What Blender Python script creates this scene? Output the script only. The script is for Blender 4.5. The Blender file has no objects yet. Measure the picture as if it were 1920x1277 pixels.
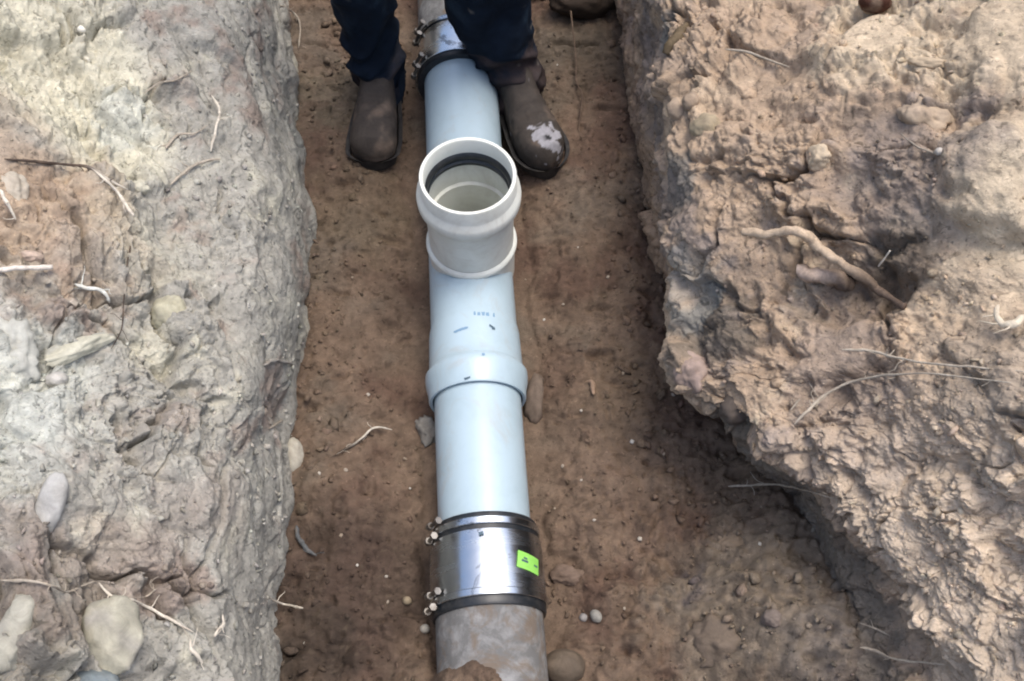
import bpy, bmesh, math, random
import numpy as np
from mathutils import Vector, Matrix
from mathutils.bvhtree import BVHTree

S = bpy.context.scene
COL = S.collection
# ------------------------------------------------------------------ camera
TH = math.radians(60.7); CZ = 1.9; FPX = 1950.0
cam = bpy.data.cameras.new('camera'); cam.lens = 36 * FPX / 1920; cam.sensor_width = 36
cam.clip_start = 0.02; cam.clip_end = 500
co = bpy.data.objects.new('camera', cam); COL.objects.link(co)
co.location = (0, 0, CZ); co.rotation_euler = (math.radians(90) - TH, 0, 0)
S.camera = co
S.render.resolution_x = 1024; S.render.resolution_y = 681
# ------------------------------------------------------------------ light
SUN_EL, SUN_AZ = 76.0, 60.0       # azimuth measured from +Y (north) towards +X
w = bpy.data.worlds.new('World'); S.world = w; w.use_nodes = True
nt = w.node_tree; nt.nodes.clear()
sky = nt.nodes.new('ShaderNodeTexSky'); sky.sky_type = 'NISHITA'; sky.sun_disc = False
sky.sun_elevation = math.radians(SUN_EL); sky.sun_rotation = math.radians(SUN_AZ)
sky.air_density = 1.0; sky.dust_density = 4.0; sky.ozone_density = 1.0
bg = nt.nodes.new('ShaderNodeBackground'); bg.inputs['Strength'].default_value = 0.15
ow = nt.nodes.new('ShaderNodeOutputWorld')
nt.links.new(sky.outputs[0], bg.inputs[0]); nt.links.new(bg.outputs[0], ow.inputs[0])
sl = bpy.data.lights.new('sun', 'SUN'); sl.energy = 1.05; sl.angle = math.radians(26); sl.color = (1.0, 0.975, 0.93)
so = bpy.data.objects.new('sun', sl); COL.objects.link(so)
az, el = math.radians(SUN_AZ), math.radians(SUN_EL)
sd = Vector((math.sin(az) * math.cos(el), math.cos(az) * math.cos(el), math.sin(el)))
so.rotation_euler = sd.to_track_quat('Z', 'Y').to_euler()
S.view_settings.view_transform = 'Standard'; S.view_settings.look = 'None'
S.view_settings.exposure = 0.95; S.view_settings.gamma = 1.0
S.cycles.filter_width = 2.0

# ------------------------------------------------------------------ helpers
FW = np.array([0, math.cos(TH), -math.sin(TH)]); UP = np.array([0, math.sin(TH), math.cos(TH)])
def ray(px, py):
    return FW + np.array([1.0, 0, 0]) * ((px - 960) / FPX) + UP * ((638.5 - py) / FPX)
def W(px, py, z):
    d = ray(px, py); t = (z - CZ) / d[2]
    return np.array([0, 0, CZ]) + d * t
def sm(a, b, x):
    t = np.clip((x - a) / (b - a), 0, 1); return t * t * (3 - 2 * t)
def lin(c):
    c = np.array(c, float) / 255.0
    return np.where(c <= .04045, c / 12.92, ((c + .055) / 1.055) ** 2.4)

rs = np.random.RandomState(7)
PERM = rs.permutation(256); PERM = np.concatenate([PERM, PERM, PERM])
GR = rs.normal(size=(256, 3)); GR /= np.linalg.norm(GR, axis=1)[:, None]
def perlin(p, off=0):
    p = p + off * 17.31
    i = np.floor(p).astype(int); f = p - i; i &= 255
    u = f * f * f * (f * (f * 6 - 15) + 10)
    def h(dx, dy, dz):
        g = GR[PERM[PERM[PERM[(i[:, 0] + dx) & 255] + ((i[:, 1] + dy) & 255)] + ((i[:, 2] + dz) & 255)] & 255]
        return g[:, 0] * (f[:, 0] - dx) + g[:, 1] * (f[:, 1] - dy) + g[:, 2] * (f[:, 2] - dz)
    def L(a, b, t): return a + (b - a) * t
    x0 = L(L(h(0,0,0), h(1,0,0), u[:,0]), L(h(0,1,0), h(1,1,0), u[:,0]), u[:,1])
    x1 = L(L(h(0,0,1), h(1,0,1), u[:,0]), L(h(0,1,1), h(1,1,1), u[:,0]), u[:,1])
    return L(x0, x1, u[:,2]) * 1.5
def fbm(p, o=4, off=0, gain=.5):
    s = 0; a = 1; n = 0
    for k in range(o):
        s = s + a * perlin(p * 2 ** k, off + k); n += a; a *= gain
    return s / n
def billow(p, o=4, off=0, gain=.5):
    s = 0; a = 1; n = 0
    for k in range(o):
        s = s + a * (np.abs(perlin(p * 2.03 ** k, off + k)) * 2 - .6); n += a; a *= gain
    return s / n
RV = rs.rand(256, 4)
def voronoi(p, off=0):
    p = p + off * 9.7
    i = np.floor(p).astype(int); f = p - i
    d1 = np.full(len(p), 9.0); d2 = np.full(len(p), 9.0); idv = np.zeros(len(p))
    for dx in (-1, 0, 1):
        for dy in (-1, 0, 1):
            for dz in (-1, 0, 1):
                c = (i + np.array([dx, dy, dz])) & 255
                r = RV[PERM[PERM[PERM[c[:, 0]] + c[:, 1]] + c[:, 2]] & 255]
                v = np.array([dx, dy, dz]) + r[:, :3] - f
                d = np.sqrt((v ** 2).sum(1))
                m = d < d1
                d2 = np.where(m, d1, np.minimum(d2, d)); idv = np.where(m, r[:, 3], idv); d1 = np.where(m, d, d1)
    return d1, d2, idv
def clods(p, thresh=.5, off=0):
    d1, d2, r = voronoi(p, off)
    on = (r > thresh) * (r - thresh) / (1 - thresh)
    e = np.clip((d2 - d1) / .22, 0, 1); e = e * (2 - e)
    return e * (0.25 + .75 * on) * (r > thresh) * np.clip(1.25 - d1, .4, 1)

def blocks(p, off=0, cw=.05):
    d1, d2, r = voronoi(p, off); g = d2 - d1
    return (r - .5) * np.clip(g / .10, 0, 1) , -np.exp(-(g / cw) ** 2)
def crumb(p, off=0):
    w_ = np.stack([perlin(p * .9, off + 1), perlin(p * .9, off + 2), perlin(p * .9, off + 3)], 1) * .45
    d1, d2, r = voronoi(p + w_, off); return (np.clip(.75 - d1, 0, 1) * (.3 + r)) - .18
def strat(q, ax, al, ac):
    ax = np.array(ax, float); ax /= np.linalg.norm(ax); t = (q @ ax)[:, None] * ax[None]
    return t * al + (q - t) * ac
def set_col(me, col, name='soil'):
    a = me.color_attributes.new(name, 'FLOAT_COLOR', 'POINT')
    c = np.ones((len(me.vertices), 4), np.float32); c[:, :3] = np.clip(col, 0.004, .95)
    a.data.foreach_set('color', c.ravel())
def tag(o, label=None, cat=None, group=None, kind=None):
    if label: o['label'] = label
    if cat: o['category'] = cat
    if group: o['group'] = group
    if kind: o['kind'] = kind
    return o
def link(name, me, mat, parent=None):
    o = bpy.data.objects.new(name, me); COL.objects.link(o)
    if mat: me.materials.append(mat)
    if parent: o.parent = parent
    return o
def empty(name, loc=(0, 0, 0)):
    o = bpy.data.objects.new(name, None); COL.objects.link(o); o.location = loc; o.empty_display_size = .05
    return o
def mesh_np(name, V, F, smooth=True):
    me = bpy.data.meshes.new(name)
    V = np.asarray(V, np.float32); F = np.asarray(F, np.int32)
    me.vertices.add(len(V)); me.vertices.foreach_set('co', V.ravel())
    k = F.shape[1]
    me.loops.add(F.size); me.loops.foreach_set('vertex_index', F.ravel())
    me.polygons.add(len(F)); me.polygons.foreach_set('loop_start', np.arange(0, F.size, k, dtype=np.int32))
    me.polygons.foreach_set('use_smooth', np.full(len(F), smooth))
    me.update(calc_edges=True); me.validate()
    return me
def grid_faces(R, C, closeC=False, flip=False):
    idx = np.arange(R * C).reshape(R, C)
    if closeC: idx = np.concatenate([idx, idx[:, :1]], 1)
    a, b, c, d = idx[:-1, :-1], idx[:-1, 1:], idx[1:, 1:], idx[1:, :-1]
    F = np.stack([a, d, c, b] if flip else [a, b, c, d], -1).reshape(-1, 4)
    return F
def cr_axis(P, u):                                   # Catmull-Rom along axis 0
    n = len(P); i = np.clip(np.floor(u).astype(int), 0, n - 2); f = (u - i)
    f = f.reshape((-1,) + (1,) * (P.ndim - 1))
    g = lambda k: P[np.clip(k, 0, n - 1)]
    p0, p1, p2, p3 = g(i - 1), g(i), g(i + 1), g(i + 2)
    return .5 * ((2 * p1) + (-p0 + p2) * f + (2 * p0 - 5 * p1 + 4 * p2 - p3) * f ** 2 + (-p0 + 3 * p1 - 3 * p2 + p3) * f ** 3)
def surf(P, u, v):
    A = cr_axis(P, u); B = cr_axis(np.swapaxes(A, 0, 1), v); return np.swapaxes(B, 0, 1)
def normals(G):
    du = np.gradient(G, axis=0); dv = np.gradient(G, axis=1)
    n = np.cross(du, dv); n /= np.linalg.norm(n, axis=2)[..., None] + 1e-9
    return n
def dens(bounds, counts):
    out = []
    for (a, b), c in zip(zip(bounds[:-1], bounds[1:]), counts): out.append(np.linspace(a, b, c, endpoint=False))
    return np.concatenate(out + [np.array([bounds[-1]])])

# ------------------------------------------------------------------ materials
def nodes_mat(name):
    m = bpy.data.materials.new(name); m.use_nodes = True
    t = m.node_tree; b = t.nodes['Principled BSDF']; return m, t, b
def noise_node(t, scale, detail=6, rough=.6, vec=None, dist=0):
    n = t.nodes.new('ShaderNodeTexNoise'); n.inputs['Scale'].default_value = scale
    n.inputs['Detail'].default_value = detail; n.inputs['Roughness'].default_value = rough
    n.inputs['Distortion'].default_value = dist
    if vec: t.links.new(vec, n.inputs['Vector'])
    return n
def vcol_mat(name, rough=.95, bump=.5, bscale=260, var=.35, vscale=90, spec=.2, bdist=.004, specks=()):
    m, t, b = nodes_mat(name)
    tc = t.nodes.new('ShaderNodeTexCoord')
    at = t.nodes.new('ShaderNodeAttribute'); at.attribute_name = 'soil'
    n1 = noise_node(t, vscale, 8, .7, tc.outputs['Object'], .6)
    mr = t.nodes.new('ShaderNodeMapRange'); mr.inputs[1].default_value = .3; mr.inputs[2].default_value = .7
    mr.inputs[3].default_value = 1 - var; mr.inputs[4].default_value = 1 + var
    t.links.new(n1.outputs['Fac'], mr.inputs[0])
    mx = t.nodes.new('ShaderNodeVectorMath'); mx.operation = 'SCALE'
    t.links.new(at.outputs['Color'], mx.inputs[0]); t.links.new(mr.outputs[0], mx.inputs['Scale'])
    last = mx.outputs[0]
    for sc_, lo_, hi_, k_ in specks:
        ns = noise_node(t, sc_, 3, .55, tc.outputs['Object'], .8)
        m3 = t.nodes.new('ShaderNodeMapRange'); m3.inputs[1].default_value = lo_; m3.inputs[2].default_value = hi_; m3.inputs[3].default_value = 1; m3.inputs[4].default_value = k_
        t.links.new(ns.outputs['Fac'], m3.inputs[0])
        m4 = t.nodes.new('ShaderNodeVectorMath'); m4.operation = 'SCALE'; t.links.new(last, m4.inputs[0]); t.links.new(m3.outputs[0], m4.inputs['Scale']); last = m4.outputs[0]
    t.links.new(last, b.inputs['Base Color'])
    n2 = noise_node(t, bscale, 6, .65, tc.outputs['Object'])
    bp = t.nodes.new('ShaderNodeBump'); bp.inputs['Strength'].default_value = bump; bp.inputs['Distance'].default_value = bdist
    t.links.new(n2.outputs['Fac'], bp.inputs['Height']); t.links.new(bp.outputs[0], b.inputs['Normal'])
    b.inputs['Roughness'].default_value = rough; b.inputs['Specular IOR Level'].default_value = spec
    return m
def plain_mat(name, c, rough=.5, metal=0, c2=None, scale=30, lo=.45, hi=.65, bump=0, bscale=80, spec=.5, stretch=None, rvar=0, coat=0):
    m, t, b = nodes_mat(name)
    tc = t.nodes.new('ShaderNodeTexCoord'); v = tc.outputs['Object']
    if stretch:
        mp = t.nodes.new('ShaderNodeMapping'); mp.inputs['Scale'].default_value = stretch
        t.links.new(v, mp.inputs[0]); v = mp.outputs[0]
    n = noise_node(t, scale, 8, .65, v, .3)
    r = t.nodes.new('ShaderNodeValToRGB'); r.color_ramp.elements[0].position = lo; r.color_ramp.elements[1].position = hi
    r.color_ramp.elements[0].color = (*c, 1); r.color_ramp.elements[1].color = (*(c2 or c), 1)
    t.links.new(n.outputs['Fac'], r.inputs[0]); t.links.new(r.outputs[0], b.inputs['Base Color'])
    b.inputs['Roughness'].default_value = rough; b.inputs['Metallic'].default_value = metal
    b.inputs['Specular IOR Level'].default_value = spec
    if rvar:
        mr = t.nodes.new('ShaderNodeMapRange'); mr.inputs[1].default_value = .35; mr.inputs[2].default_value = .65
        mr.inputs[3].default_value = rough; mr.inputs[4].default_value = rough + rvar
        t.links.new(n.outputs['Fac'], mr.inputs[0]); t.links.new(mr.outputs[0], b.inputs['Roughness'])
    if bump:
        n2 = noise_node(t, bscale, 6, .6, tc.outputs['Object'])
        bp = t.nodes.new('ShaderNodeBump'); bp.inputs['Strength'].default_value = bump; bp.inputs['Distance'].default_value = .003
        t.links.new(n2.outputs['Fac'], bp.inputs['Height']); t.links.new(bp.outputs[0], b.inputs['Normal'])
    return m
SPK = ((52, .60, .68, .55), (120, .60, .68, .60), (95, .63, .72, 1.35))
M_SOIL = vcol_mat('soil', bump=.8, bscale=120, var=.24, vscale=60, bdist=.006, specks=SPK)
M_FLOOR = vcol_mat('floor_soil', bump=.8, bscale=130, var=.24, vscale=50, bdist=.005, specks=((45, .62, .70, .6), (110, .62, .69, .62), (150, .66, .72, 1.6)))
M_STONE = vcol_mat('stone', rough=.8, bump=.35, bscale=150, var=.25, vscale=45)
M_ROOT = vcol_mat('root_bark', rough=.8, bump=.3, bscale=300, var=.3, vscale=140)

# ------------------------------------------------------------------ soil colouring
def blobs(P, base, lst):
    """lst: (px,py,z, radius, colour, strength) - patches of different soil, some painting in shade, with noisy edges"""
    c = base.copy()
    wob = fbm(P * 9, 4, 31)[:, None] * .09 + fbm(P * 34, 3, 37)[:, None] * .03
    for k, (px, py, z, r, colr, st) in enumerate(lst):
        q = W(px, py, z); ax = np.array([1, 1, 1.])
        d = np.sqrt((((P - q) * ax) ** 2).sum(1))[:, None] + wob * 1.4
        m = (1 - sm(r * .55, r * 1.15, d)) * st
        c = c * (1 - m) + np.array(colr)[None, :] * m
    return c
GREY = lin((178, 174, 164)) * .72; CREAM = lin((209, 203, 182)) * .77; MAUVE = lin((162, 148, 137)) * .68
PALEB = lin((198, 199, 190)) * .78; TAN = lin((188, 164, 138)) * .80; BROWN = lin((128, 100, 78)) * .62
DKGREY = lin((124, 115, 103)) * .62; RUST = lin((176, 150, 126)) * .75; SAND = lin((205, 186, 158)) * .86

# ================================================================== LEFT BANK
LF = [(-260, 545), (-120, 552), (0, 560), (150, 574), (330, 594), (450, 603), (560, 598), (700, 580), (780, 560), (850, 556), (950, 555), (1050, 545), (1150, 535), (1277, 545), (1420, 550)]
rows = []
def endrow(y, dx, far):
    s = 1
    return [np.array([x, y, z]) for x, z in ((-.50 + dx, -.06), (-.51 + dx, .1), (-.55 + dx, .33), (-.66 + dx, .5), (-.85 + dx, .66), (-1.15, .88), (-1.6, 1.04), (-2.3, 1.1))]
rows.append(endrow(3.6, .06, 1)); rows.append(endrow(2.9, .02, 1))
for py, f in LF:
    r = [W(f, py, -.06), W(f - 30, py, .12), W(f - 112, py, .36), W(f - 285, py, .47), W(f - 570, py, .61)]
    y = r[-1][1] + .0
    r += [np.array([-1.12, y, .84]), np.array([-1.6, y, 1.03]), np.array([-2.3, y, 1.10])]
    rows.append(r)
rows.append(endrow(-.25, .0, 0)); rows.append(endrow(-1.0, .0, 0)); rows.append(endrow(-1.8, .0, 0))
PL = np.array(rows)
nR = len(rows)
u = dens([0, 2, 4, nR - 4, nR - 1], [40, 50, 720, 60]); v = dens([0, 1, 2, 3, 4, 5, 6, 7], [24, 75, 90, 130, 70, 30, 20])
G = surf(PL, u, v); N = -normals(G)
if N[200, 100, 2] < 0: N = -N
if N[200, 100, 0] < 0: N = -N
p = G.reshape(-1, 3); n = N.reshape(-1, 3)
vv = np.tile(v, len(u))
q = p * np.array([1, 1.0, 1.0])
# coordinate frame tilted along the cut so flakes run obliquely
sh = strat(q, (.45, -.7, -.4), .8, 1.08)
warp = np.stack([fbm(q * 5, 2, 3), fbm(q * 5, 2, 4), fbm(q * 5, 2, 5)], 1) * .05
big = fbm(q * 3.2, 3, 1) + .5 * billow((sh + warp) * 6, 2, 92)
faceL = 1 - sm(1.8, 2.5, vv + .5 * fbm(q * 4, 3, 8)); patchL = sm(-.28, .12, fbm(q * 4.5 + warp * 5, 3, 88)) * .8 + .2
rough_m = (sm(1.7, 3.0, vv + .6 * fbm(q * 4, 3, 8)) * .86 + .14) * patchL          # smooth cut face low down
med = billow((sh + warp) * 11, 4, 2)
fine = fbm((sh + warp * .6) * 55, 4, 6, .62)
wv = np.stack([fbm(q * 30, 2, 13), fbm(q * 30, 2, 14), fbm(q * 30, 2, 15)], 1) * .022
cl = (clods((sh + warp + wv) * 11, .6, 1) * .016 + clods((sh + warp + wv) * 28, .6, 2) * .006) * sm(-.15, .25, fbm(q * 6, 3, 16))
pits = -np.clip(perlin((sh + warp) * 26, 12) - .36, 0, 1) * .04 - np.clip(perlin((q + wv) * 60, 17) - .38, 0, 1) * .02
groove = fbm(np.stack([q[:, 0] * 3, q[:, 1] * 26, q[:, 2] * 4], 1), 3, 44) * .0025 * (1 - rough_m)
d = big * .05 + rough_m * (med * .030 + cl * .6) + (.15 + .85 * rough_m) * pits + (.45 + .55 * rough_m) * fine * .010 + groove + (crumb(q * 34, 50) * .022 + crumb(q * 75, 51) * .010) * (.2 + .8 * rough_m * sm(-.2, .2, fbm(q * 7, 3, 52))) + crumb(q * 12, 53) * .03 * rough_m
w3 = warp * 1.3 + np.stack([fbm(q * 14, 3, 21), fbm(q * 14, 3, 22), fbm(q * 14, 3, 23)], 1) * .05
bh, bc = blocks((sh + w3) * 6.5, 31, .045); bh2, bc2 = blocks((sh + w3) * 14, 32, .05); bh3, bc3 = blocks((sh + w3 * .7) * 30, 33, .07)
bm1 = (.15 + .85 * rough_m); d += bm1 * (bh * .075 + bc * .032 * sm(-.2, .2, fbm(q * 5, 2, 34)) + bh2 * .018 + bc2 * .010 * sm(-.1, .25, fbm(q * 8, 2, 35))) + rough_m * (bh3 * .005 + bc3 * .002)
# ledges: terracing of the upper part
led = perlin(sh * 6.5, 20); d += rough_m * (np.round(led * 3) / 3 - led) * .015
d = d * (1 - .4 * faceL) + faceL * .006 * sm(-.05, .3, fbm(q * 4, 2, 89)) * perlin(np.stack([q[:, 1] * 34, q[:, 1] * 3, q[:, 2] * 5], 1), 87)
p2 = p + n * d[:, None]
me = mesh_np('left_bank', p2, grid_faces(len(u), len(v)))
cn = fbm(q * 7 + warp * 8, 4, 51)[:, None]; cf = fbm(q * 26, 4, 52)[:, None]
c = GREY + (MAUVE - GREY) * sm(.05, .35, cn + cf * .4) + (CREAM - GREY) * sm(.12, .4, -cn + cf * .35) * .6
LB = [(100, 100, .6, .24, CREAM * 1.08, .75), (190, 240, .5, .16, CREAM * 1.08, .7), (20, 330, .6, .16, RUST, .6), (100, 430, .55, .16, RUST, .45), (260, 230, .45, .07, PALEB, .7),
      (250, 480, .45, .12, CREAM, .3), (480, 350, .2, .16, GREY * .95, .6), (520, 250, .1, .13, PALEB * .8, .5), (470, 600, .2, .16, GREY * .9, .6), (30, 700, .6, .13, PALEB * 1.05, .7),
      (60, 850, .6, .10, PALEB, .5), (330, 700, .35, .14, CREAM * .85, .4), (300, 850, .4, .15, GREY, .4), (120, 1050, .5, .13, MAUVE, .7), (300, 1000, .35, .14, MAUVE * 1.05, .5), (480, 1000, .15, .16, GREY * 1.0, .6),
      (400, 1150, .25, .16, GREY * .82, .6), (60, 620, .5, .08, MAUVE, .6), (130, 560, .5, .07, RUST, .6), (90, 1180, .5, .12, DKGREY * 1.3, .5)]
c = blobs(p, c, LB)
c = c * (1 + cf * .35) * np.array([1.03, 1.035, 1.012])
set_col(me, c)
left = tag(link('left_bank', me, M_SOIL), kind='structure')
LV, LCOL, LS = p2, c, (len(u), len(v))

# ================================================================== RIGHT BANK
# py, foot(px,z), mid(px,z), lip(px,z), top(px,z), b1(px,z), b2(px,z), b3(px,z)
RB = [
 (-280, (1120, -.05), (1140, .15), (1182, .35), (1229, .44), (1400, .52), (1640, .62), (1930, .73)),
 (-130, (1130, -.05), (1152, .15), (1196, .35), (1242, .44), (1400, .52), (1640, .62), (1930, .73)),
 (0,    (1142, -.05), (1165, .15), (1212, .35), (1254, .44), (1400, .52), (1640, .62), (1930, .73)),
 (100,  (1152, -.05), (1175, .15), (1224, .35), (1264, .44), (1410, .53), (1640, .63), (1930, .73)),
 (250,  (1176, -.05), (1198, .15), (1246, .35), (1289, .44), (1420, .53), (1650, .63), (1940, .72)),
 (350,  (1196, -.05), (1216, .15), (1266, .34), (1314, .44), (1440, .51), (1660, .60), (1940, .70)),
 (480,  (1226, -.05), (1240, .15), (1266, .32), (1330, .40), (1460, .47), (1670, .56), (1950, .67)),
 (570,  (1290, -.05), (1290, .15), (1277, .30), (1345, .39), (1490, .46), (1690, .54), (1960, .65)),
 (680,  (1310, -.05), (1315, .15), (1265, .30), (1350, .38), (1530, .46), (1720, .54), (1970, .64)),
 (745,  (1335, -.05), (1350, .15), (1292, .29), (1385, .37), (1560, .45), (1740, .54), (1980, .64)),
 (800,  (1365, -.04), (1385, .15), (1400, .31), (1428, .38), (1590, .45), (1760, .53), (1990, .63)),
 (870,  (1405, -.03), (1440, .15), (1482, .30), (1516, .37), (1640, .44), (1790, .52), (2000, .62)),
 (940,  (1430, -.02), (1495, .15), (1548, .29), (1588, .37), (1690, .44), (1820, .51), (2020, .61)),
 (1010, (1450, -.01), (1530, .16), (1594, .29), (1634, .37), (1720, .44), (1850, .51), (2040, .60)),
 (1080, (1455, .00), (1555, .17), (1634, .28), (1678, .37), (1760, .44), (1880, .50), (2060, .59)),
 (1150, (1460, .03), (1580, .18), (1674, .26), (1718, .36), (1800, .43), (1900, .50), (2080, .58)),
 (1277, (1510, .05), (1610, .18), (1690, .27), (1760, .34), (1840, .42), (1940, .49), (2100, .58)),
 (1420, (1520, .03), (1620, .17), (1700, .27), (1770, .34), (1860, .42), (1960, .49), (2110, .58)),
]
rows = []
def endrow_r(y, dx):
    return [np.array([x + dx, y, z]) for x, z in ((.36, -.06), (.37, .15), (.39, .33), (.44, .42), (.58, .52), (.75, .64), (.98, .76), (1.25, .92), (1.7, 1.05), (2.4, 1.1))]
rows.append(endrow_r(3.6, -.04)); rows.append(endrow_r(2.95, -.1))
for r_ in RB:
    py = r_[0]; r = [W(a, py, b) for a, b in r_[1:]]
    y = r[-1][1]
    r += [np.array([1.15 + .05 * math.sin(y * 4), y, .88]), np.array([1.6, y, 1.03]), np.array([2.4, y, 1.10])]
    rows.append(r)
rows.append(endrow_r(-.3, .12)); rows.append(endrow_r(-1.0, .1)); rows.append(endrow_r(-1.8, .05))
PR = np.array(rows); nR = len(rows)
u = dens([0, 2, 4, nR - 4, nR - 1], [40, 50, 760, 60]); v = dens([0, 1, 2, 3, 4, 5, 6, 7, 8, 9], [50, 50, 50, 90, 110, 110, 60, 24, 20])
G = surf(PR, u, v); N = normals(G)
if N[200, 330, 2] < 0: N = -N
p = G.reshape(-1, 3); n = N.reshape(-1, 3); vv = np.tile(v, len(u)); q = p
warp = np.stack([fbm(q * 5, 2, 63), fbm(q * 5, 2, 64), fbm(q * 5, 2, 65)], 1) * .06
sh = strat(q, (.86, -.45, .2), .72, 1.18)
big = fbm(q * 3.0, 3, 61) + .55 * billow((q + warp) * 5.5, 2, 91)
# smooth sandy chutes on the far right, cloddy elsewhere
def pm(px, py, z, r):
    dd = np.sqrt(((p - W(px, py, z)) ** 2).sum(1)) + fbm(q * 12, 3, 66) * .05
    return 1 - sm(r * .5, r * 1.1, dd)
smooth = np.clip(pm(1890, 60, .72, .10) + pm(1900, 300, .72, .13) + pm(1880, 470, .68, .16) + pm(1640, 60, .63, .07) + pm(1560, 640, .48, .07) + pm(1590, 320, .58, .06), 0, 1)
patchy = sm(-.22, .2, fbm(q * 5.5 + warp * 6, 3, 90)) * .8 + .2
rough_m = (1 - smooth * .8) * patchy * (.35 + .65 * sm(-.25, .2, fbm(q * 2.6, 2, 98)))
face = 1 - sm(1.9, 2.7, vv)
med = billow((sh + warp) * 12, 4, 67)
fine = fbm((sh + warp * .5) * 58, 4, 68, .65)
flake = perlin((sh + warp) * 16, 70); fl = (np.round(flake * 4) / 4 - flake)
wv = np.stack([fbm(q * 28, 2, 73), fbm(q * 28, 2, 74), fbm(q * 28, 2, 75)], 1) * .024
cl = (clods((sh + warp * .5 + wv) * 9, .55, 5) * .022 + clods((sh + warp + wv) * 21, .6, 6) * .010) * sm(-.25, .15, fbm(q * 6, 3, 76))
pits = -np.clip(perlin((sh + warp) * 22, 72) - .32, 0, 1) * .055 - np.clip(perlin((q + wv) * 55, 77) - .38, 0, 1) * .02
upper = pm(1450, 200, .55, .42)
d = big * .045 + rough_m * (med * (.024 + .016 * upper) + cl * (.6 - .2 * face) + pits + fl * .008) + (.35 + .65 * rough_m) * fine * .010 + (crumb(q * 30, 54) * .026 + crumb(q * 66, 55) * .012) * (.25 + .75 * patchy) * (1 - .8 * smooth) + crumb(q * 11, 56) * .034 * rough_m
w3 = warp * 1.2 + np.stack([fbm(q * 14, 3, 93), fbm(q * 14, 3, 94), fbm(q * 14, 3, 95)], 1) * .05
bh, bc = blocks((sh + w3) * 6, 41, .045); bh2, bc2 = blocks((sh + w3) * 13, 42, .05); bh3, bc3 = blocks((sh + w3 * .7) * 28, 43, .07)
bm1 = (1 - smooth) * (.35 + .65 * patchy); d += bm1 * (bh * .062 + bc * .026 * sm(-.2, .2, fbm(q * 5, 2, 96)) + bh2 * .018 + bc2 * .009 * sm(-.1, .25, fbm(q * 8, 2, 97)) + bh3 * .005 + bc3 * .002)
d = d * (1 - .35 * face)
d += -.03 * pm(1245, 90, .4, .05) * 1.0 - .07 * pm(1670, 540, .5, .07) - .03 * pm(1560, 540, .5, .05) + .05 * pm(1860, 330, .7, .1)
p2 = p + n * d[:, None]
me = mesh_np('right_bank', p2, grid_faces(len(u), len(v)))
q_d = q
cn = fbm(q * 6 + warp * 8, 4, 81)[:, None]; cf = fbm(q * 26, 4, 82)[:, None]
c = TAN * 1.0 + (MAUVE - TAN) * sm(.08, .35, cn + cf * .4) * .8 + (SAND - TAN) * sm(.1, .35, -cn + cf * .35) * .7
RBL = [(1450, 120, .5, .3, TAN * 1.02, .6), (1640, 50, .62, .12, SAND * 1.05, .8), (1890, 60, .72, .16, SAND, .8), (1900, 330, .72, .17, SAND, .9), (1860, 470, .66, .18, SAND, .85),
       (1700, 330, .62, .14, MAUVE * .9, .7), (1180, 150, .3, .12, MAUVE * .8, .7), (1200, 320, .25, .1, MAUVE * .8, .7), (1270, 350, .38, .05, GREY * .62, .7), (1235, 60, .4, .05, GREY * .7, .7),
       (1335, 620, .36, .09, DKGREY * .95, .8), (1190, 60, .3, .08, MAUVE * .62, .8), (1215, 230, .3, .08, MAUVE * .66, .7), (1240, 420, .3, .08, MAUVE * .7, .7), (1300, 540, .34, .07, PALEB * .6, .5), (1670, 530, .5, .09, DKGREY * .55, .85), (1540, 560, .48, .08, MAUVE * .8, .6), (1560, 640, .48, .08, TAN, .6),  # darkest grey patch paints shade into the hollow near the stick
       (1400, 770, .25, .09, DKGREY * .7, .9), (1540, 960, .2, .15, DKGREY * .95, .9), (1600, 1080, .2, .12, DKGREY * 1.05, .85), (1480, 860, .2, .1, DKGREY * .75, .8),  # grey patches paint shade onto the undercut and the lower wall
       (1780, 800, .52, .26, TAN * 1.25, .7), (1750, 1000, .45, .24, TAN * 1.25, .8), (1850, 1100, .45, .22, TAN * 1.3, .7), (1850, 700, .58, .12, DKGREY * 1.5, .5), (1600, 700, .47, .12, MAUVE, .5)]
c = blobs(p, c, RBL)
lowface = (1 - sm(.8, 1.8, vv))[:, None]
yl = (1 - sm(W(1400, 800, .2)[1] - .05, W(1400, 760, .2)[1] + .03, p[:, 1]))[:, None]; damp_shade = (1 - sm(1.75, 2.25, vv + cf[:, 0] * .8))[:, None] * yl * sm(.35, 1.1, vv + cf[:, 0] * .6)[:, None]
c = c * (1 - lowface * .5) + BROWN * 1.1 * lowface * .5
c = c * (1 - damp_shade * .85) + DKGREY * 1.45 * damp_shade * .85  # wall below the lip: shade painted in along with a damp soil tone
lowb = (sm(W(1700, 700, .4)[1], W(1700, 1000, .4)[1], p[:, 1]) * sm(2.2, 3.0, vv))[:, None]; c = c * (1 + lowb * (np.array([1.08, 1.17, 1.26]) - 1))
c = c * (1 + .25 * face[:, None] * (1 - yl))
c = c * (1 + cf * .35) * np.array([.91, .92, .935])
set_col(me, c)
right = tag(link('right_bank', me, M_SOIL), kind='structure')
RV_, RCOL, RS = p2, c, (len(u), len(v))

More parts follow.
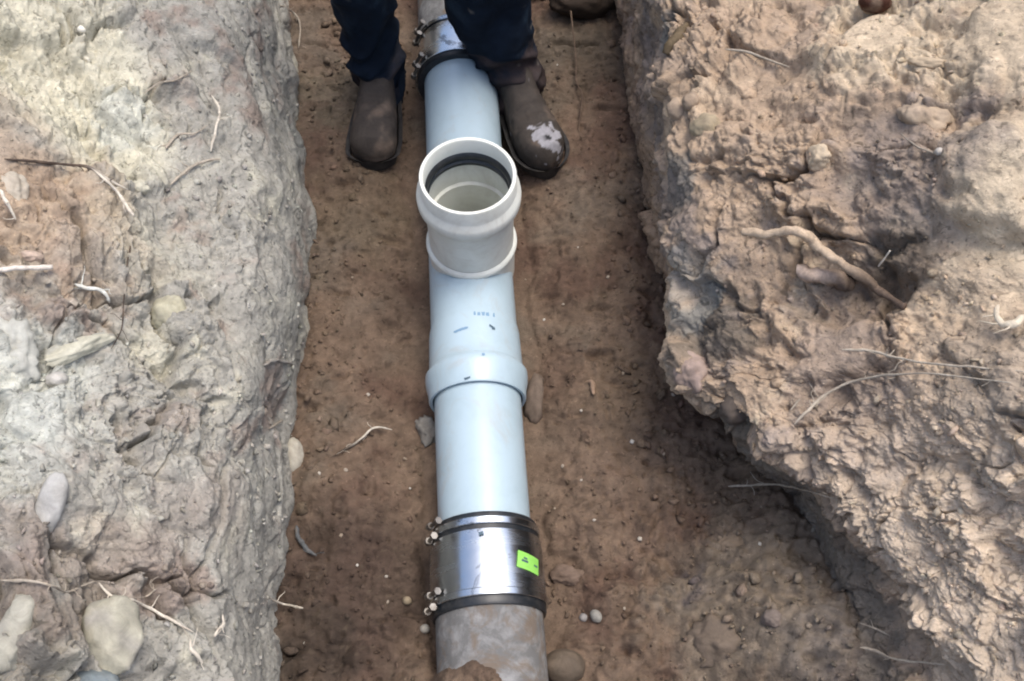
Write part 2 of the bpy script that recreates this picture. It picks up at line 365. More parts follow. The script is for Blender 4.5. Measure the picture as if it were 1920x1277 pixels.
# ================================================================== TRENCH FLOOR
AX0 = W(866, 200, .085); AX1 = W(907, 960, .085)
AXD = (AX0 - AX1) / (AX0[1] - AX1[1])                 # per metre of y
def axis_pt(y): return AX1 + AXD * (y - AX1[1])
xs = dens([-1.2, -.62, 1.05, 1.6], [16, 470, 16]); ys = dens([-1.8, .2, 2.35, 3.6], [60, 600, 40])
X, Y = np.meshgrid(xs, ys); p = np.stack([X.ravel(), Y.ravel(), np.zeros(X.size)], 1)
def g2(px, py, r, ry=None, z=0.05):
    c0 = W(px, py, z); ry = ry or r
    return np.exp(-(((p[:, 0] - c0[0]) / r) ** 2 + ((p[:, 1] - c0[1]) / ry) ** 2))
ax = AX1[0] + AXD[0] * (p[:, 1] - AX1[1]); da = p[:, 0] - ax
h = fbm(p * 3, 3, 101) * .022 + fbm(p * np.array([9, 14, 1]), 4, 102) * .022 + fbm(p * 36, 4, 103, .62) * .010 - np.clip(perlin(p * np.array([16, 28, 1]), 106) - .42, 0, 1) * .06
rgh = np.clip(g2(650, 1150, .16, .2) + g2(1120, 1100, .14, .2) + g2(1400, 1050, .2, .3) * 1.2 + g2(1600, 1250, .25, .2), 0, 1.3)
h += -np.clip(perlin(p * np.array([55, 75, 1]), 107) - .40, 0, 1) * .035 + np.clip(perlin(p * np.array([45, 60, 1]), 108) - .42, 0, 1) * .03
h += g2(1540, 1060, .08, .14) * .06
h += rgh * (billow(p * 14, 4, 104) * .018 + clods(p * 24, .55, 9) * .014 + clods(p * 48, .5, 10) * .007)
h += (clods(p * 30, .9, 11) * .006 + clods(p * 70, .85, 12) * .003)
h += g2(1420, 1180, .10, .2) * .09 + g2(1560, 1260, .12, .16) * .13 + g2(1440, 930, .07, .1) * .05 + g2(1000, 1280, .06, .06, 0) * .05 + g2(870, 1330, .12, .09, 0) * .12
h += fbm(p * np.array([20, 20, 1]), 3, 109) * .030 * np.clip(g2(1450, 1120, .16, .3), 0, 1)
h += .040 * sm(.105, .26, np.abs(da) + fbm(p * 9, 3, 140) * .05)                                  # bedding groove under the pipe
h += -.05 * np.exp(-((np.abs(da) - .092) / (.022 + .012 * perlin(p * 7, 141))) ** 2)
h += g2(600, 880, .06, .2) * .015
hp = W(890, 1290, .18); h = np.maximum(h, (.197 + fbm(p * 13, 5, 145, .7) * .055) * np.exp(-(((p[:, 0] - hp[0]) / .085) ** 2 + ((p[:, 1] - hp[1]) / .075) ** 2) ** 2.0))
# footprints and shovel marks
h += -.016 * g2(1130, 560, .05, .09) - .014 * g2(700, 560, .05, .11) - .02 * g2(1275, 1050, .022, .035) - .022 * g2(580, 1010, .035, .06) - .012 * g2(1180, 830, .03, .02)
p[:, 2] = h
me = mesh_np('trench_floor', p, grid_faces(len(ys), len(xs)))
cn = fbm(p * 5, 4, 111)[:, None]; cf = fbm(p * 24, 4, 112)[:, None]
FB = lin((146, 121, 101)) * .82; FR = lin((134, 106, 89)) * .74; FG = lin((140, 123, 106)) * .80
c = FB + (FR - FB) * sm(0, .3, cn) + (FG - FB) * sm(.05, .35, -cn) * .8
FBL = [(620, 200, 0, .12, lin((150, 135, 112)) * 0.90, .6), (1100, 120, 0, .14, lin((112, 98, 82)) * 0.77, .6), (650, 1120, 0, .2, lin((92, 76, 66)) * 0.79, .7), (680, 400, 0, .14, lin((136, 116, 92)) * 0.87, .5), (640, 620, 0, .12, FB, .5),
       (1440, 1130, .1, .2, lin((160, 142, 122)) * 0.92, .75), (1150, 950, 0, .16, FB * 1.12, .6), (1400, 920, .05, .1, lin((140, 118, 98)) * 0.90, .5), (1310, 1100, 0, .07, lin((120, 108, 108)) * 0.79, .7), (700, 900, 0, .08, FB * 1.05, .5), (1100, 400, 0, .1, FG * 1.22, .5), (1600, 1260, .15, .15, lin((150, 136, 124)) * 0.92, .7),
       (1060, 700, 0, .1, FR * 1.05, .5), (1180, 760, 0, .14, lin((140, 117, 95)) * 0.87, .5), (600, 1230, 0, .1, lin((84, 72, 62)) * 0.77, .6)]
c = blobs(p, c, FBL)
c = c * (1 + cf * .38 + fbm(p * 60, 3, 113)[:, None] * .25)
grit = sm(.42, .5, perlin(p * np.array([95, 95, 1]), 120))[:, None] * .5
c = c * (1 - grit * .4) + lin((170, 150, 125)) * .7 * grit * .4
c = c * np.array([.555, .585, .60])
set_col(me, c)
floor = tag(link('trench_floor', me, M_FLOOR), kind='structure')
FV, FCOL, FS = p, c, (len(ys), len(xs))

# trench ends and the ground outside
def end_wall(name, y0, dirn):
    a = np.linspace(-2.4, 2.5, 120); b = np.linspace(0, 1, 50)
    A, B = np.meshgrid(a, b); z = -.08 + B * 1.18; y = y0 + dirn * (B ** 1.4) * .5
    P = np.stack([A.ravel(), y.ravel(), z.ravel()], 1)
    P[:, 1] += billow(P * 6, 4, 130) * .05 + fbm(P * 30, 3, 131) * .02
    me = mesh_np(name, P, grid_faces(50, 120)); set_col(me, (TAN * .8)[None, :] * (1 + fbm(P * 8, 3, 132)[:, None] * .5))
    return tag(link(name, me, M_SOIL), kind='structure')
end_wall('far_bank', 3.0, 1); end_wall('near_bank', -1.2, -1)
gx = [-60, -2.25, 2.35, 60]; gy = [-60, -1.65, 3.45, 60]
V = [(x, y, 1.085) for y in gy for x in gx]
Fq = [(j * 4 + i, j * 4 + i + 1, j * 4 + i + 5, j * 4 + i + 4) for j in range(3) for i in range(3) if not (i == 1 and j == 1)]
me = mesh_np('ground', V, Fq, False); set_col(me, np.tile(TAN * .7, (16, 1))); tag(link('ground', me, M_SOIL), kind='structure')

# ------------------------------------------------------------------ ray casting onto the soil
def sub(V, S_, step=2):
    R, C = S_; G = V.reshape(R, C, 3)[::step, ::step]; r, c = G.shape[:2]
    return G.reshape(-1, 3), grid_faces(r, c), (r, c)
Vs, Fs, Cs = [], [], []; off = 0
for V_, S_, C_ in ((LV, LS, LCOL), (RV_, RS, RCOL), (FV, FS, FCOL)):
    a, b, rc = sub(V_, S_); Vs.append(a); Fs.append(b + off); off += len(a)
    Cs.append(C_.reshape(S_[0], S_[1], 3)[::2, ::2].reshape(-1, 3))
VA = np.concatenate(Vs); FA = np.concatenate(Fs); CA = np.concatenate(Cs)
bvh = BVHTree.FromPolygons(VA.tolist(), FA.tolist())
def hit(px, py):
    d = ray(px, py); L = np.linalg.norm(d)
    loc, nrm, idx, dist = bvh.ray_cast(Vector((0, 0, CZ)), Vector(d / L))
    if loc is None: loc = Vector(W(px, py, .3)); nrm = Vector((0, 0, 1)); idx = 0; dist = 2
    if nrm.dot(Vector(d)) > 0: nrm = -nrm
    return loc, nrm, CA[FA[idx][0]], dist / L

# ================================================================== PIPELINE
YAX = Vector(AXD).normalized()
RX = Vector((1, 0, 0)); RX = (RX - YAX * RX.dot(YAX)).normalized(); RZ = RX.cross(YAX).normalized()
def ytop(py, r):                                     # world y where the top line of radius r sits at image row py
    return W(880, py, .085 + r)[1]
def revolve(name, prof, mat, parent=None, base=None, axis='pipe', n=96, jit=0, col=None, closed=False):
    """prof: list of (s, r): along the pipe axis s is world y; upright s is z"""
    V = []
    for s, r in prof:
        for k in range(n):
            a = 2 * math.pi * k / n
            if axis == 'pipe': V.append(Vector(axis_pt(s)) + RX * math.cos(a) * r + RZ * math.sin(a) * r)
            else: V.append(Vector((base[0] + r * math.cos(a), base[1] + r * math.sin(a), s)))
    R = len(prof); F = grid_faces(R, n, True).tolist()
    if closed:
        a = np.arange(n); F += [[int((R - 1) * n + k), int((R - 1) * n + (k + 1) % n), int((k + 1) % n), int(k)] for k in range(n)]
    me = bpy.data.meshes.new(name); me.from_pydata([tuple(x) for x in V], [], F)
    bm = bmesh.new(); bm.from_mesh(me); bmesh.ops.recalc_face_normals(bm, faces=bm.faces); bm.to_mesh(me); bm.free()
    for f in me.polygons: f.use_smooth = True
    me.set_sharp_from_angle(angle=math.radians(38))
    return link(name, me, mat, parent)
M_PVC = plain_mat('white_pvc', (.385, .485, .53), .28, c2=(.35, .445, .485), scale=14, spec=.5, bump=.04, bscale=40, rvar=.12)
def add_dirt(m, scale=22, lo=.60, hi=.72, colr=(.20, .165, .13), amt=.6):
    t = m.node_tree; b = t.nodes['Principled BSDF']; src = b.inputs['Base Color'].links[0].from_socket
    tc = t.nodes.new('ShaderNodeTexCoord'); n = noise_node(t, scale, 10, .72, tc.outputs['Object'], 1.2)
    mr = t.nodes.new('ShaderNodeMapRange'); mr.inputs[1].default_value = lo; mr.inputs[2].default_value = hi; mr.inputs[4].default_value = amt
    t.links.new(n.outputs['Fac'], mr.inputs[0])
    mx = t.nodes.new('ShaderNodeMix'); mx.data_type = 'RGBA'; t.links.new(mr.outputs[0], mx.inputs[0]); t.links.new(src, mx.inputs[6]); mx.inputs[7].default_value = (*colr, 1)
    t.links.new(mx.outputs[2], b.inputs['Base Color'])
add_dirt(M_PVC, 9, .52, .68, (.36, .31, .25), .38); add_dirt(M_PVC, 55, .70, .76, (.20, .17, .14), .7)
M_PVC2 = plain_mat('grey_white_pvc', (.70, .705, .63), .38, c2=(.64, .64, .56), scale=18, spec=.45, bump=.03, bscale=60, rvar=.1)
add_dirt(M_PVC2, 11, .50, .70, (.36, .31, .24), .4)
M_RUB = plain_mat('black_rubber', (.010, .013, .016), .42, c2=(.03, .03, .03), scale=60, spec=.5)
M_STEEL = plain_mat('stainless_steel', (.50, .54, .57), .16, 1, c2=(.50, .54, .57), scale=10, stretch=(1, 6, 1), bump=.10, bscale=14, rvar=.14)
add_dirt(M_STEEL, 9, .56, .60, (.10, .10, .10), .7)
M_BOLT = plain_mat('bolt_steel', (.30, .28, .25), .5, 1, c2=(.16, .14, .12), scale=60)
M_CLAY = plain_mat('clay_pipe', (.135, .133, .127), .9, c2=(.25, .248, .24), scale=24, bump=.9, bscale=60, spec=.25)
add_dirt(M_CLAY, 11, .48, .60, (.15, .115, .085), .85)
M_INK = plain_mat('grey_ink', (.16, .27, .38), .6); M_INKD = plain_mat('dark_ink', (.05, .09, .12), .6)

# old clay pipes -------------------------------------------------------
def pipe_prof(y0, y1, r, wall, ins=.25):
    ri = r - wall; N_ = 14
    o = [(y0 + (y1 - y0) * k / N_, r) for k in range(N_ + 1)]
    e = .002 * (1 if y1 > y0 else -1)
    return [(y0, ri)] + [(y0, r - .002)] + [(y0 + e, r)] + o[1:-1] + [(y1 - e, r), (y1, r - .002), (y1, ri)]
yc0 = ytop(1128, .094)
cp = revolve('clay_pipe', pipe_prof(-.9, yc0 + .04, .094, .016), M_CLAY, closed=True)
tag(cp, 'old soil-stained clay pipe below the stickered steel coupling at the bottom edge', 'clay pipe')
yu1 = ytop(14, .103)
cp2 = revolve('clay_pipe', pipe_prof(yu1 - .04, 3.3, .094, .016), M_CLAY, closed=True)
tag(cp2, 'pinkish grey clay pipe running out of view between the dark trouser legs', 'clay pipe')

# white pipes ----------------------------------------------------------
yl0 = ytop(958, .084); ybell = ytop(712, .094)
pp = revolve('plastic_pipe', pipe_prof(yl0 - .05, ybell + .05, .084, .006), M_PVC, closed=True)
tag(pp, 'short white plastic pipe between the tee fitting and the stickered coupling', 'pipe')
yu0 = ytop(103, .084); YT = 1.20
pp2 = revolve('plastic_pipe', pipe_prof(YT + .20, yu0 + .05, .084, .006), M_PVC, closed=True)
tag(pp2, 'white plastic pipe running back behind the tee, between the two boots', 'pipe')

# tee ------------------------------------------------------------------
tee = tag(empty('tee_fitting', (axis_pt(YT)[0], YT, 0)), 'pale plastic tee with an open upright socket lined by a black gasket', 'tee fitting')
def T(o): o.matrix_parent_inverse = tee.matrix_world.inverted(); return o
bpy.context.view_layer.update()
yb = ybell; y2 = ytop(664, .1); y3 = ytop(640, .093); y4 = ytop(590, .09); y5 = ytop(574, .086)
prof = [(yb + .03, .0845), (yb, .0875), (yb - .001, .0925), (yb + .003, .0945), (yb + (y2 - yb) * .35, .0955), (yb + (y2 - yb) * .62, .099), (y2 - .006, .1005), (y2 + .003, .1), (y2 + .010, .0945), (y2 + .014, .0925),
        (y3 + .010, .0915), (y4 - .004, .0905), (y4 + .006, .0895), (y5, .0865), (YT - .02, .0862), (YT + .1, .0862), (YT + .12, .0895), (YT + .16, .092), (YT + .18, .1), (YT + .205, .1), (YT + .22, .0945), (YT + .25, .094), (YT + .25, .0845), (YT + .2, .0843)]
NM = 128
bodyo = revolve('body', prof, M_PVC, tee, n=NM); T(bodyo)
# cut the opening in the top of the run under the branch
bm = bmesh.new(); bm.from_mesh(bodyo.data)
bx, by = axis_pt(YT)[0] + .0055, YT
bmesh.ops.delete(bm, geom=[f for f in bm.faces if f.calc_center_median().z > .09 and (f.calc_center_median().x - bx) ** 2 + (f.calc_center_median().y - by) ** 2 < .055 ** 2], context='FACES')
bm.to_mesh(bodyo.data); bm.free()
# branch: lower end follows the run pipe (saddle)
def saddle_z(x, y, r=.0855):
    dx = x - (AX1[0] + AXD[0] * (y - AX1[1])); return .085 + math.sqrt(max(r * r - dx * dx, 0))
def branch(name, prof, saddle_r, mat, closed=False, n=112):
    V = []; R = len(prof)
    for j, (z, r) in enumerate(prof):
        for k in range(n):
            a = 2 * math.pi * k / n; x = bx + r * math.cos(a); y = by + r * math.sin(a)
            zz = z if z is not None and z < 90 else None
            if z >= 90: zz = min(saddle_z(x, y) + (z - 100), .165)
            V.append((x, y, zz))
    F = grid_faces(R, n, True).tolist()
    if closed: F += [[(R - 1) * n + k, (R - 1) * n + (k + 1) % n, (k + 1) % n, k] for k in range(n)]
    me = bpy.data.meshes.new(name); me.from_pydata(V, [], F)
    bm = bmesh.new(); bm.from_mesh(me); bmesh.ops.recalc_face_normals(bm, faces=bm.faces); bm.to_mesh(me); bm.free()
    for f in me.polygons: f.use_smooth = True
    me.set_sharp_from_angle(angle=math.radians(42))
    return T(link(name, me, mat, tee))
ZR = .383
br = branch('socket', [(100.002, .0835), (.24, .0845), (.285, .0855), (.297, .088), (.306, .0945), (.315, .0985), (.328, .0992), (.338, .0975), (.346, .092), (.352, .0905), (ZR - .003, .0905), (ZR, .089), (ZR, .0835), (ZR - .003, .0818), (.348, .0815), (.340, .090), (.318, .090), (.312, .0808), (.262, .0795), (.258, .074), (.20, .0725), (.165, .0715)], None, M_PVC2)
col_ = branch('collar', [(99.985, .0800), (99.99, .0862), (.166, .0872), (.1675, .0905), (.172, .0915), (.177, .0910), (.180, .088), (.183, .0845)], None, M_PVC2)
gk = branch('gasket', [(.345, .0895), (.347, .082), (.342, .0775), (.334, .0765), (.329, .079), (.325, .0755), (.317, .0765), (.314, .0812), (.316, .0895)], None, M_RUB, closed=True)
def patch(name, px, py, w_, h_, mat, parent, r, rot=0, nseg=10, edge=.2, seed=0, amp=.0):
    """a small mark lying on the pipe surface of radius r, given by where its centre is seen"""
    # intersect view ray with the cylinder
    d = Vector(ray(px, py)); o = Vector((0, 0, CZ)); A0 = Vector(axis_pt(0.0))
    dp = d - YAX * d.dot(YAX); op = (o - A0) - YAX * (o - A0).dot(YAX)
    a = dp.dot(dp); b = 2 * dp.dot(op); c_ = op.dot(op) - r * r
    t = (-b - math.sqrt(max(b * b - 4 * a * c_, 0))) / (2 * a); P = o + d * t
    s = (P - A0).dot(YAX); rad = (P - A0) - YAX * s; ang = math.atan2(rad.dot(RZ), rad.dot(RX))
    rnd = random.Random(seed); V = []; F = []
    nx, ny = nseg, 6
    for j in range(ny + 1):
        for i in range(nx + 1):
            u_ = (i / nx - .5) * w_; v_ = (j / ny - .5) * h_
            v_ += (rnd.random() - .5) * amp * h_; u_ += (rnd.random() - .5) * amp * w_
            uu = u_ * math.cos(rot) - v_ * math.sin(rot); vv_ = u_ * math.sin(rot) + v_ * math.cos(rot)
            aa = ang - uu / r
            V.append(tuple(A0 + YAX * (s + vv_) + (RX * math.cos(aa) + RZ * math.sin(aa)) * (r + .0006)))
    F = [(j * (nx + 1) + i, j * (nx + 1) + i + 1, (j + 1) * (nx + 1) + i + 1, (j + 1) * (nx + 1) + i) for j in range(ny) for i in range(nx)]
    me = bpy.data.meshes.new(name); me.from_pydata(V, [], F)
    o_ = link(name, me, mat, parent); o_.matrix_parent_inverse = parent.matrix_world.inverted(); return o_
for k, (x, y, ww, hh) in enumerate(((890, 588, .004, .008), (898, 589, .006, .008), (906, 589, .006, .009), (914, 590, .006, .008), (926, 592, .004, .011))):
    patch('printed_mark', x, y, ww, hh, M_INK, tee, .0897, .05, seed=k, amp=.25, nseg=5)
patch('printed_mark', 864, 618, .026, .005, M_INK, tee, .0912, .18, seed=9, amp=.2)
patch('printed_mark', 921, 612, .009, .005, M_INKD, tee, .0912, -.6, seed=10, amp=.3, nseg=4)
patch('printed_mark', 925, 616, .006, .006, M_INKD, tee, .0912, .1, seed=11, amp=.3, nseg=4)
patch('scuff_mark', 906, 664, .005, .005, M_INK, tee, .1012, .1, seed=12, amp=.3, nseg=4)
patch('scuff_mark', 876, 709, .011, .004, M_INKD, tee, .0952, .2, seed=13, amp=.3, nseg=5)

# couplings ------------------------------------------------------------
def coupling(ya, yb_, label, sticker):
    """ya nearer end, yb_ farther end"""
    L = yb_ - ya
    e = tag(empty('pipe_coupling', (axis_pt((ya + yb_) / 2)[0], (ya + yb_) / 2, 0)), label, 'coupling', 'steel shielded couplings joining white pipe to clay pipe')
    bpy.context.view_layer.update()
    def K(o, par=None):
        o.matrix_parent_inverse = e.matrix_world.inverted(); return o
    K(revolve('rubber_sleeve', [(ya, .0845), (ya, .0985), (ya + .004, .1), (ya + .012, .1), (ya + L * .5, .0985), (yb_ - .012, .0945), (yb_ - .004, .0945), (yb_, .093), (yb_, .0845)], M_RUB, e, closed=True))
    K(revolve('steel_shield', [(ya + L * .10, .1), (ya + L * .10, .1022), (ya + L * .14, .1025), (ya + L * .3, .1022), (ya + L * .5, .1018), (ya + L * .72, .1005), (ya + L * .80, .0990), (ya + L * .80, .0970), (ya + L * .12, .0998)], M_STEEL, e, closed=True))
    for f, r in ((.13, .1035), (.90, .0975)):
        y0 = ya + L * f; wdt = .0065
        K(revolve('clamp_band', [(y0 - wdt, r - .003), (y0 - wdt, r), (y0 - wdt * .8, r + .0012), (y0 + wdt * .8, r + .0012), (y0 + wdt, r), (y0 + wdt, r - .003)], M_STEEL, e, closed=True))
        # tightening bolts on the left flank
        for dy, aa in ((-.010, 158), (.013, 150)):
            a = math.radians(aa); P = Vector(axis_pt(y0 + dy)) + (RX * math.cos(a) + RZ * math.sin(a)) * (r + .006)
            tn = (RX * -math.sin(a) + RZ * math.cos(a))
            bm = bmesh.new()
            m1 = tn.to_track_quat('Z', 'Y').to_matrix().to_4x4(); m1.translation = P
            bmesh.ops.create_cone(bm, cap_ends=True, segments=12, radius1=.0038, radius2=.0038, depth=.034, matrix=m1)
            m2 = m1.copy(); m2.translation = P - tn * .017
            bmesh.ops.create_cone(bm, cap_ends=True, segments=6, radius1=.0068, radius2=.006, depth=.008, matrix=m2)
            m3 = m1.copy(); m3.translation = P + tn * .014
            bmesh.ops.create_cone(bm, cap_ends=True, segments=8, radius1=.0065, radius2=.0065, depth=.010, matrix=m3)
            me = bpy.data.meshes.new('bolt'); bm.to_mesh(me); bm.free(); K(link('bolt', me, M_BOLT, e))
    # raised rubber lip just outside the shield
    return e, K
cpl, K = coupling(ytop(1132, .099), ytop(958, .094), 'steel shielded coupling with a bright green sticker, nearest the camera', True)
M_GREEN = plain_mat('green_sticker', (.24, .56, .09), .55, c2=(.28, .60, .13), scale=30)
st = patch('sticker', 992, 1055, .052, .030, M_GREEN, cpl, .1030, -.16, nseg=14); st['label'] = 'bright green sticker with small dark marks'
for (x, y, ww, hh) in ((984, 1052, .014, .0035), (985, 1047, .008, .003), (1004, 1062, .010, .003)):
    patch('sticker_mark', x, y, ww, hh, M_INKD, cpl, .1034, -.16, seed=3, amp=.2, nseg=4)
patch('scuff_mark', 902, 1000, .008, .007, M_INKD, cpl, .1028, .3, seed=5, amp=.3, nseg=4)
coupling(ytop(104, .094) , ytop(18, .1) , 'steel shielded coupling beside the dark trouser leg, at the top of the picture', False)

# ================================================================== PERSON
person = tag(empty('person', (-.13, 1.72, 0)), 'person in dark navy trousers and dusty dark boots standing astride the white pipe', 'person')
bpy.context.view_layer.update()
def PC(o, par=None):
    o.parent = par or person; o.matrix_parent_inverse = person.matrix_world.inverted(); return o
M_SKIN = plain_mat('skin', (.42, .24, .16), .55, c2=(.46, .27, .19), scale=20)
M_JEAN = plain_mat('navy_trousers', (.004, .008, .015), .85, c2=(.012, .022, .034), scale=14, lo=.4, hi=.75, bump=.5, bscale=350, spec=.12)
M_SHIRT = plain_mat('grey_shirt', (.06, .07, .09), .9, c2=(.09, .1, .12), scale=9, bump=.3, bscale=300)
M_BOOT = vcol_mat('boot_leather', rough=.78, bump=.4, bscale=160, var=.3, vscale=45, spec=.3, bdist=.002)
M_SOLE = plain_mat('boot_sole', (.010, .009, .009), .7, c2=(.03, .026, .022), scale=50)
M_HAIR = plain_mat('hair', (.02, .014, .01), .7, bump=.6, bscale=300)
def skin_mesh(name, verts, edges, mat, sub_=2):
    bm = bmesh.new(); ly = bm.verts.layers.skin.verify(); vs = []
    for i, (pt, r) in enumerate(verts):
        v_ = bm.verts.new(pt); s_ = v_[ly]; s_.radius = r if isinstance(r, tuple) else (r, r); s_.use_root = (i == 0); vs.append(v_)
    for a, b in edges: bm.edges.new((vs[a], vs[b]))
    me = bpy.data.meshes.new(name); bm.to_mesh(me); bm.free()
    o = link(name, me, mat); m = o.modifiers.new('skin', 'SKIN'); m.use_smooth_shade = True
    m2 = o.modifiers.new('sub', 'SUBSURF'); m2.levels = sub_; m2.render_levels = sub_
    return o
PX, PY = -.14, 1.74
HL, HR = (-.315, 1.735), (.018, 1.715)         # ankles
bv = [((PX, PY, .95), (.13, .10)), ((PX, PY + .01, 1.08), (.12, .09)), ((PX, PY + .02, 1.25), (.14, .10)), ((PX, PY + .01, 1.40), (.13, .085)), ((PX, PY - .01, 1.48), .055), ((PX, PY - .03, 1.54), .052),
      ((PX, PY - .035, 1.585), (.062, .078)), ((PX, PY - .03, 1.66), (.074, .092)), ((PX, PY - .02, 1.72), (.06, .075)),
      ((PX - .17, PY + .01, 1.41), .055), ((PX - .22, PY + .04, 1.14), .042), ((PX - .21, PY - .08, .92), .028), ((PX - .205, PY - .12, .86), (.036, .02)),
      ((PX + .17, PY + .01, 1.41), .055), ((PX + .22, PY + .04, 1.14), .042), ((PX + .21, PY - .08, .92), .028), ((PX + .205, PY - .12, .86), (.036, .02)),
      ((PX - .10, PY, .88), .085), ((-.300, PY - .02, .48), .05), ((-.315, PY - .005, .28), .042), ((HL[0] + .003, HL[1], .10), .032), ((PX + .10, PY, .88), .085), ((-.055, PY - .03, .48), .05), ((-.052, PY - .01, .28), .042), ((HR[0] - .003, HR[1], .10), .032)]
be = [(0, 1), (1, 2), (2, 3), (3, 4), (4, 5), (5, 6), (6, 7), (7, 8), (3, 9), (9, 10), (10, 11), (11, 12), (3, 13), (13, 14), (14, 15), (15, 16), (0, 17), (17, 18), (18, 19), (19, 20), (0, 21), (21, 22), (22, 23), (23, 24)]
for sx, hand in ((-1, 12), (1, 16)):            # five fingers each, rooted in the palm
    hx, hy, hz = bv[hand][0]
    for k, (dx, ln) in enumerate(((-.024, .062), (-.008, .074), (.009, .078), (.025, .068))):
        b0 = len(bv); bv.append(((hx + dx, hy - .012, hz - .035), .0085)); bv.append(((hx + dx, hy - .022, hz - .035 - ln * .5), .0078)); bv.append(((hx + dx, hy - .012, hz - .035 - ln), .0068))
        be += [(hand, b0), (b0, b0 + 1), (b0 + 1, b0 + 2)]
    b0 = len(bv); bv.append(((hx - sx * .038, hy - .02, hz - .005), .010)); bv.append(((hx - sx * .048, hy - .035, hz - .035), .008)); be += [(hand, b0), (b0, b0 + 1)]
# nose, ears
b0 = len(bv); bv.append(((PX, PY - .145, 1.635), .010)); be.append((7, b0))
for sx in (-1, 1):
    b0 = len(bv); bv.append(((PX + sx * .088, PY - .015, 1.645), (.008, .018))); be.append((7, b0))
PC(skin_mesh('body', bv, be, M_SKIN))
sv = [((PX, PY, .90), (.175, .125)), ((PX, PY + .01, 1.08), (.16, .12)), ((PX, PY + .02, 1.25), (.175, .128)), ((PX, PY + .01, 1.41), (.16, .105)), ((PX, PY - .005, 1.475), .072),
      ((PX - .185, PY + .01, 1.42), .072), ((PX - .23, PY + .04, 1.14), .056), ((PX - .222, PY - .06, .955), .044), ((PX + .185, PY + .01, 1.42), .072), ((PX + .23, PY + .04, 1.14), .056), ((PX + .222, PY - .06, .955), .044)]
PC(skin_mesh('shirt', sv, [(0, 1), (1, 2), (2, 3), (3, 4), (3, 5), (5, 6), (6, 7), (3, 8), (8, 9), (9, 10)], M_SHIRT))
# hair cap, eyes, mouth
def blob(name, loc, scl, mat, parent, cut=None, subd=3, seed=0, amp=0, fr=8):
    bm = bmesh.new(); bmesh.ops.create_icosphere(bm, subdivisions=subd, radius=1)
    if cut: bmesh.ops.delete(bm, geom=[v_ for v_ in bm.verts if cut(v_.co)], context='VERTS')
    for v_ in bm.verts: v_.co = Vector([v_.co[i] * scl[i] for i in range(3)]) + Vector(loc)
    me = bpy.data.meshes.new(name); bm.to_mesh(me); bm.free()
    for f in me.polygons: f.use_smooth = True
    return PC(link(name, me, mat), parent)
blob('hair', (PX, PY - .015, 1.685), (.096, .112, .10), M_HAIR, None, cut=lambda c_: c_.z < -.25 or (c_.y < -.55 and c_.z < .45))
M_EYE = plain_mat('eye', (.7, .7, .68), .2); M_IRIS = plain_mat('iris', (.03, .02, .015), .2); M_LIP = plain_mat('lips', (.33, .12, .1), .5)
for sx in (-1, 1):
    ey = blob('eye', (PX + sx * .031, PY - .118, 1.662), (.013, .012, .010), M_EYE, None, subd=2)
    blob('iris', (PX + sx * .031, PY - .128, 1.662), (.005, .003, .005), M_IRIS, None, subd=2)
blob('mouth', (PX, PY - .122, 1.60), (.024, .008, .006), M_LIP, None, subd=2)

# trousers: two lofted legs with folds, plus hips
def leg_tube(path, nseg=64, rings=130, seed=0):
    P = np.array([q_[:3] for q_ in path]); Rr = np.array([[q_[3], q_[4]] for q_ in path])
    t = np.linspace(0, len(path) - 1, rings); C = cr_axis(P, t); R_ = cr_axis(Rr, t)
    a = np.linspace(0, 2 * np.pi, nseg, endpoint=False)
    V = np.zeros((rings, nseg, 3))
    V[..., 0] = C[:, 0:1] + R_[:, 0:1] * np.cos(a); V[..., 1] = C[:, 1:2] + R_[:, 1:2] * np.sin(a); V[..., 2] = C[:, 2:3]
    p_ = V.reshape(-1, 3); cc = np.repeat(C, nseg, 0); dr = p_ - cc; dr /= np.linalg.norm(dr, axis=1)[:, None] + 1e-9
    z = p_[:, 2]
    low = np.exp(-(z - .08) / .16)
    sl_ = np.stack([p_[:, 0] * 5, p_[:, 1] * 5, z * 22 + p_[:, 0] * 8 * math.sin(seed + 1)], 1)
    sl_ = np.stack([p_[:, 0] * 7, p_[:, 1] * 7, z * 11 + np.sin(p_[:, 0] * 14 + seed) * .9 + p_[:, 1] * 7], 1); sl_ = sl_ + perlin(p_ * 6, seed + 9)[:, None] * .8
    dd = (.35 - np.abs(perlin(sl_, seed)) * 1.7) * (.010 + .012 * low) + perlin(p_ * 9, seed + 3) * .012 + (.3 - np.abs(perlin(sl_ * 2.6, seed + 5))) * (.002 + .008 * low)
    p_ = p_ + dr * dd[:, None]
    # uneven hem
    hem = np.clip(1 - (z - path[-1][2]) / .03, 0, 1); p_[:, 2] += hem * perlin(p_ * 14, seed + 7) * .012
    # inner lining row
    G_ = p_.reshape(rings, nseg, 3); inn = G_[-1] + (C[-1] - G_[-1]) * .10; inn2 = G_[-1] + (C[-1] - G_[-1]) * .12 + np.array([0, 0, .05])
    G_ = np.concatenate([G_, inn[None], inn2[None]], 0)
    return G_
legA = [(PX - .085, PY, .93, .105, .12), (-.25, PY - .01, .70, .098, .105), (-.30, PY - .02, .48, .085, .09), (-.318, PY - .005, .30, .069, .078), (-.318, PY + .0, .20, .066, .076), (-.314, PY - .005, .12, .060, .078), (-.310, PY - .02, .055, .057, .088)]
legB = [(PX + .085, PY, .93, .105, .12), (-.045, PY - .01, .70, .1, .105), (-.055, PY - .03, .48, .092, .095), (-.055, PY - .01, .30, .088, .09), (-.025, PY - .015, .20, .076, .085), (.0, PY - .015, .12, .070, .085), (.014, PY - .035, .05, .064, .092)]
VV = []; FF = []; o_ = 0
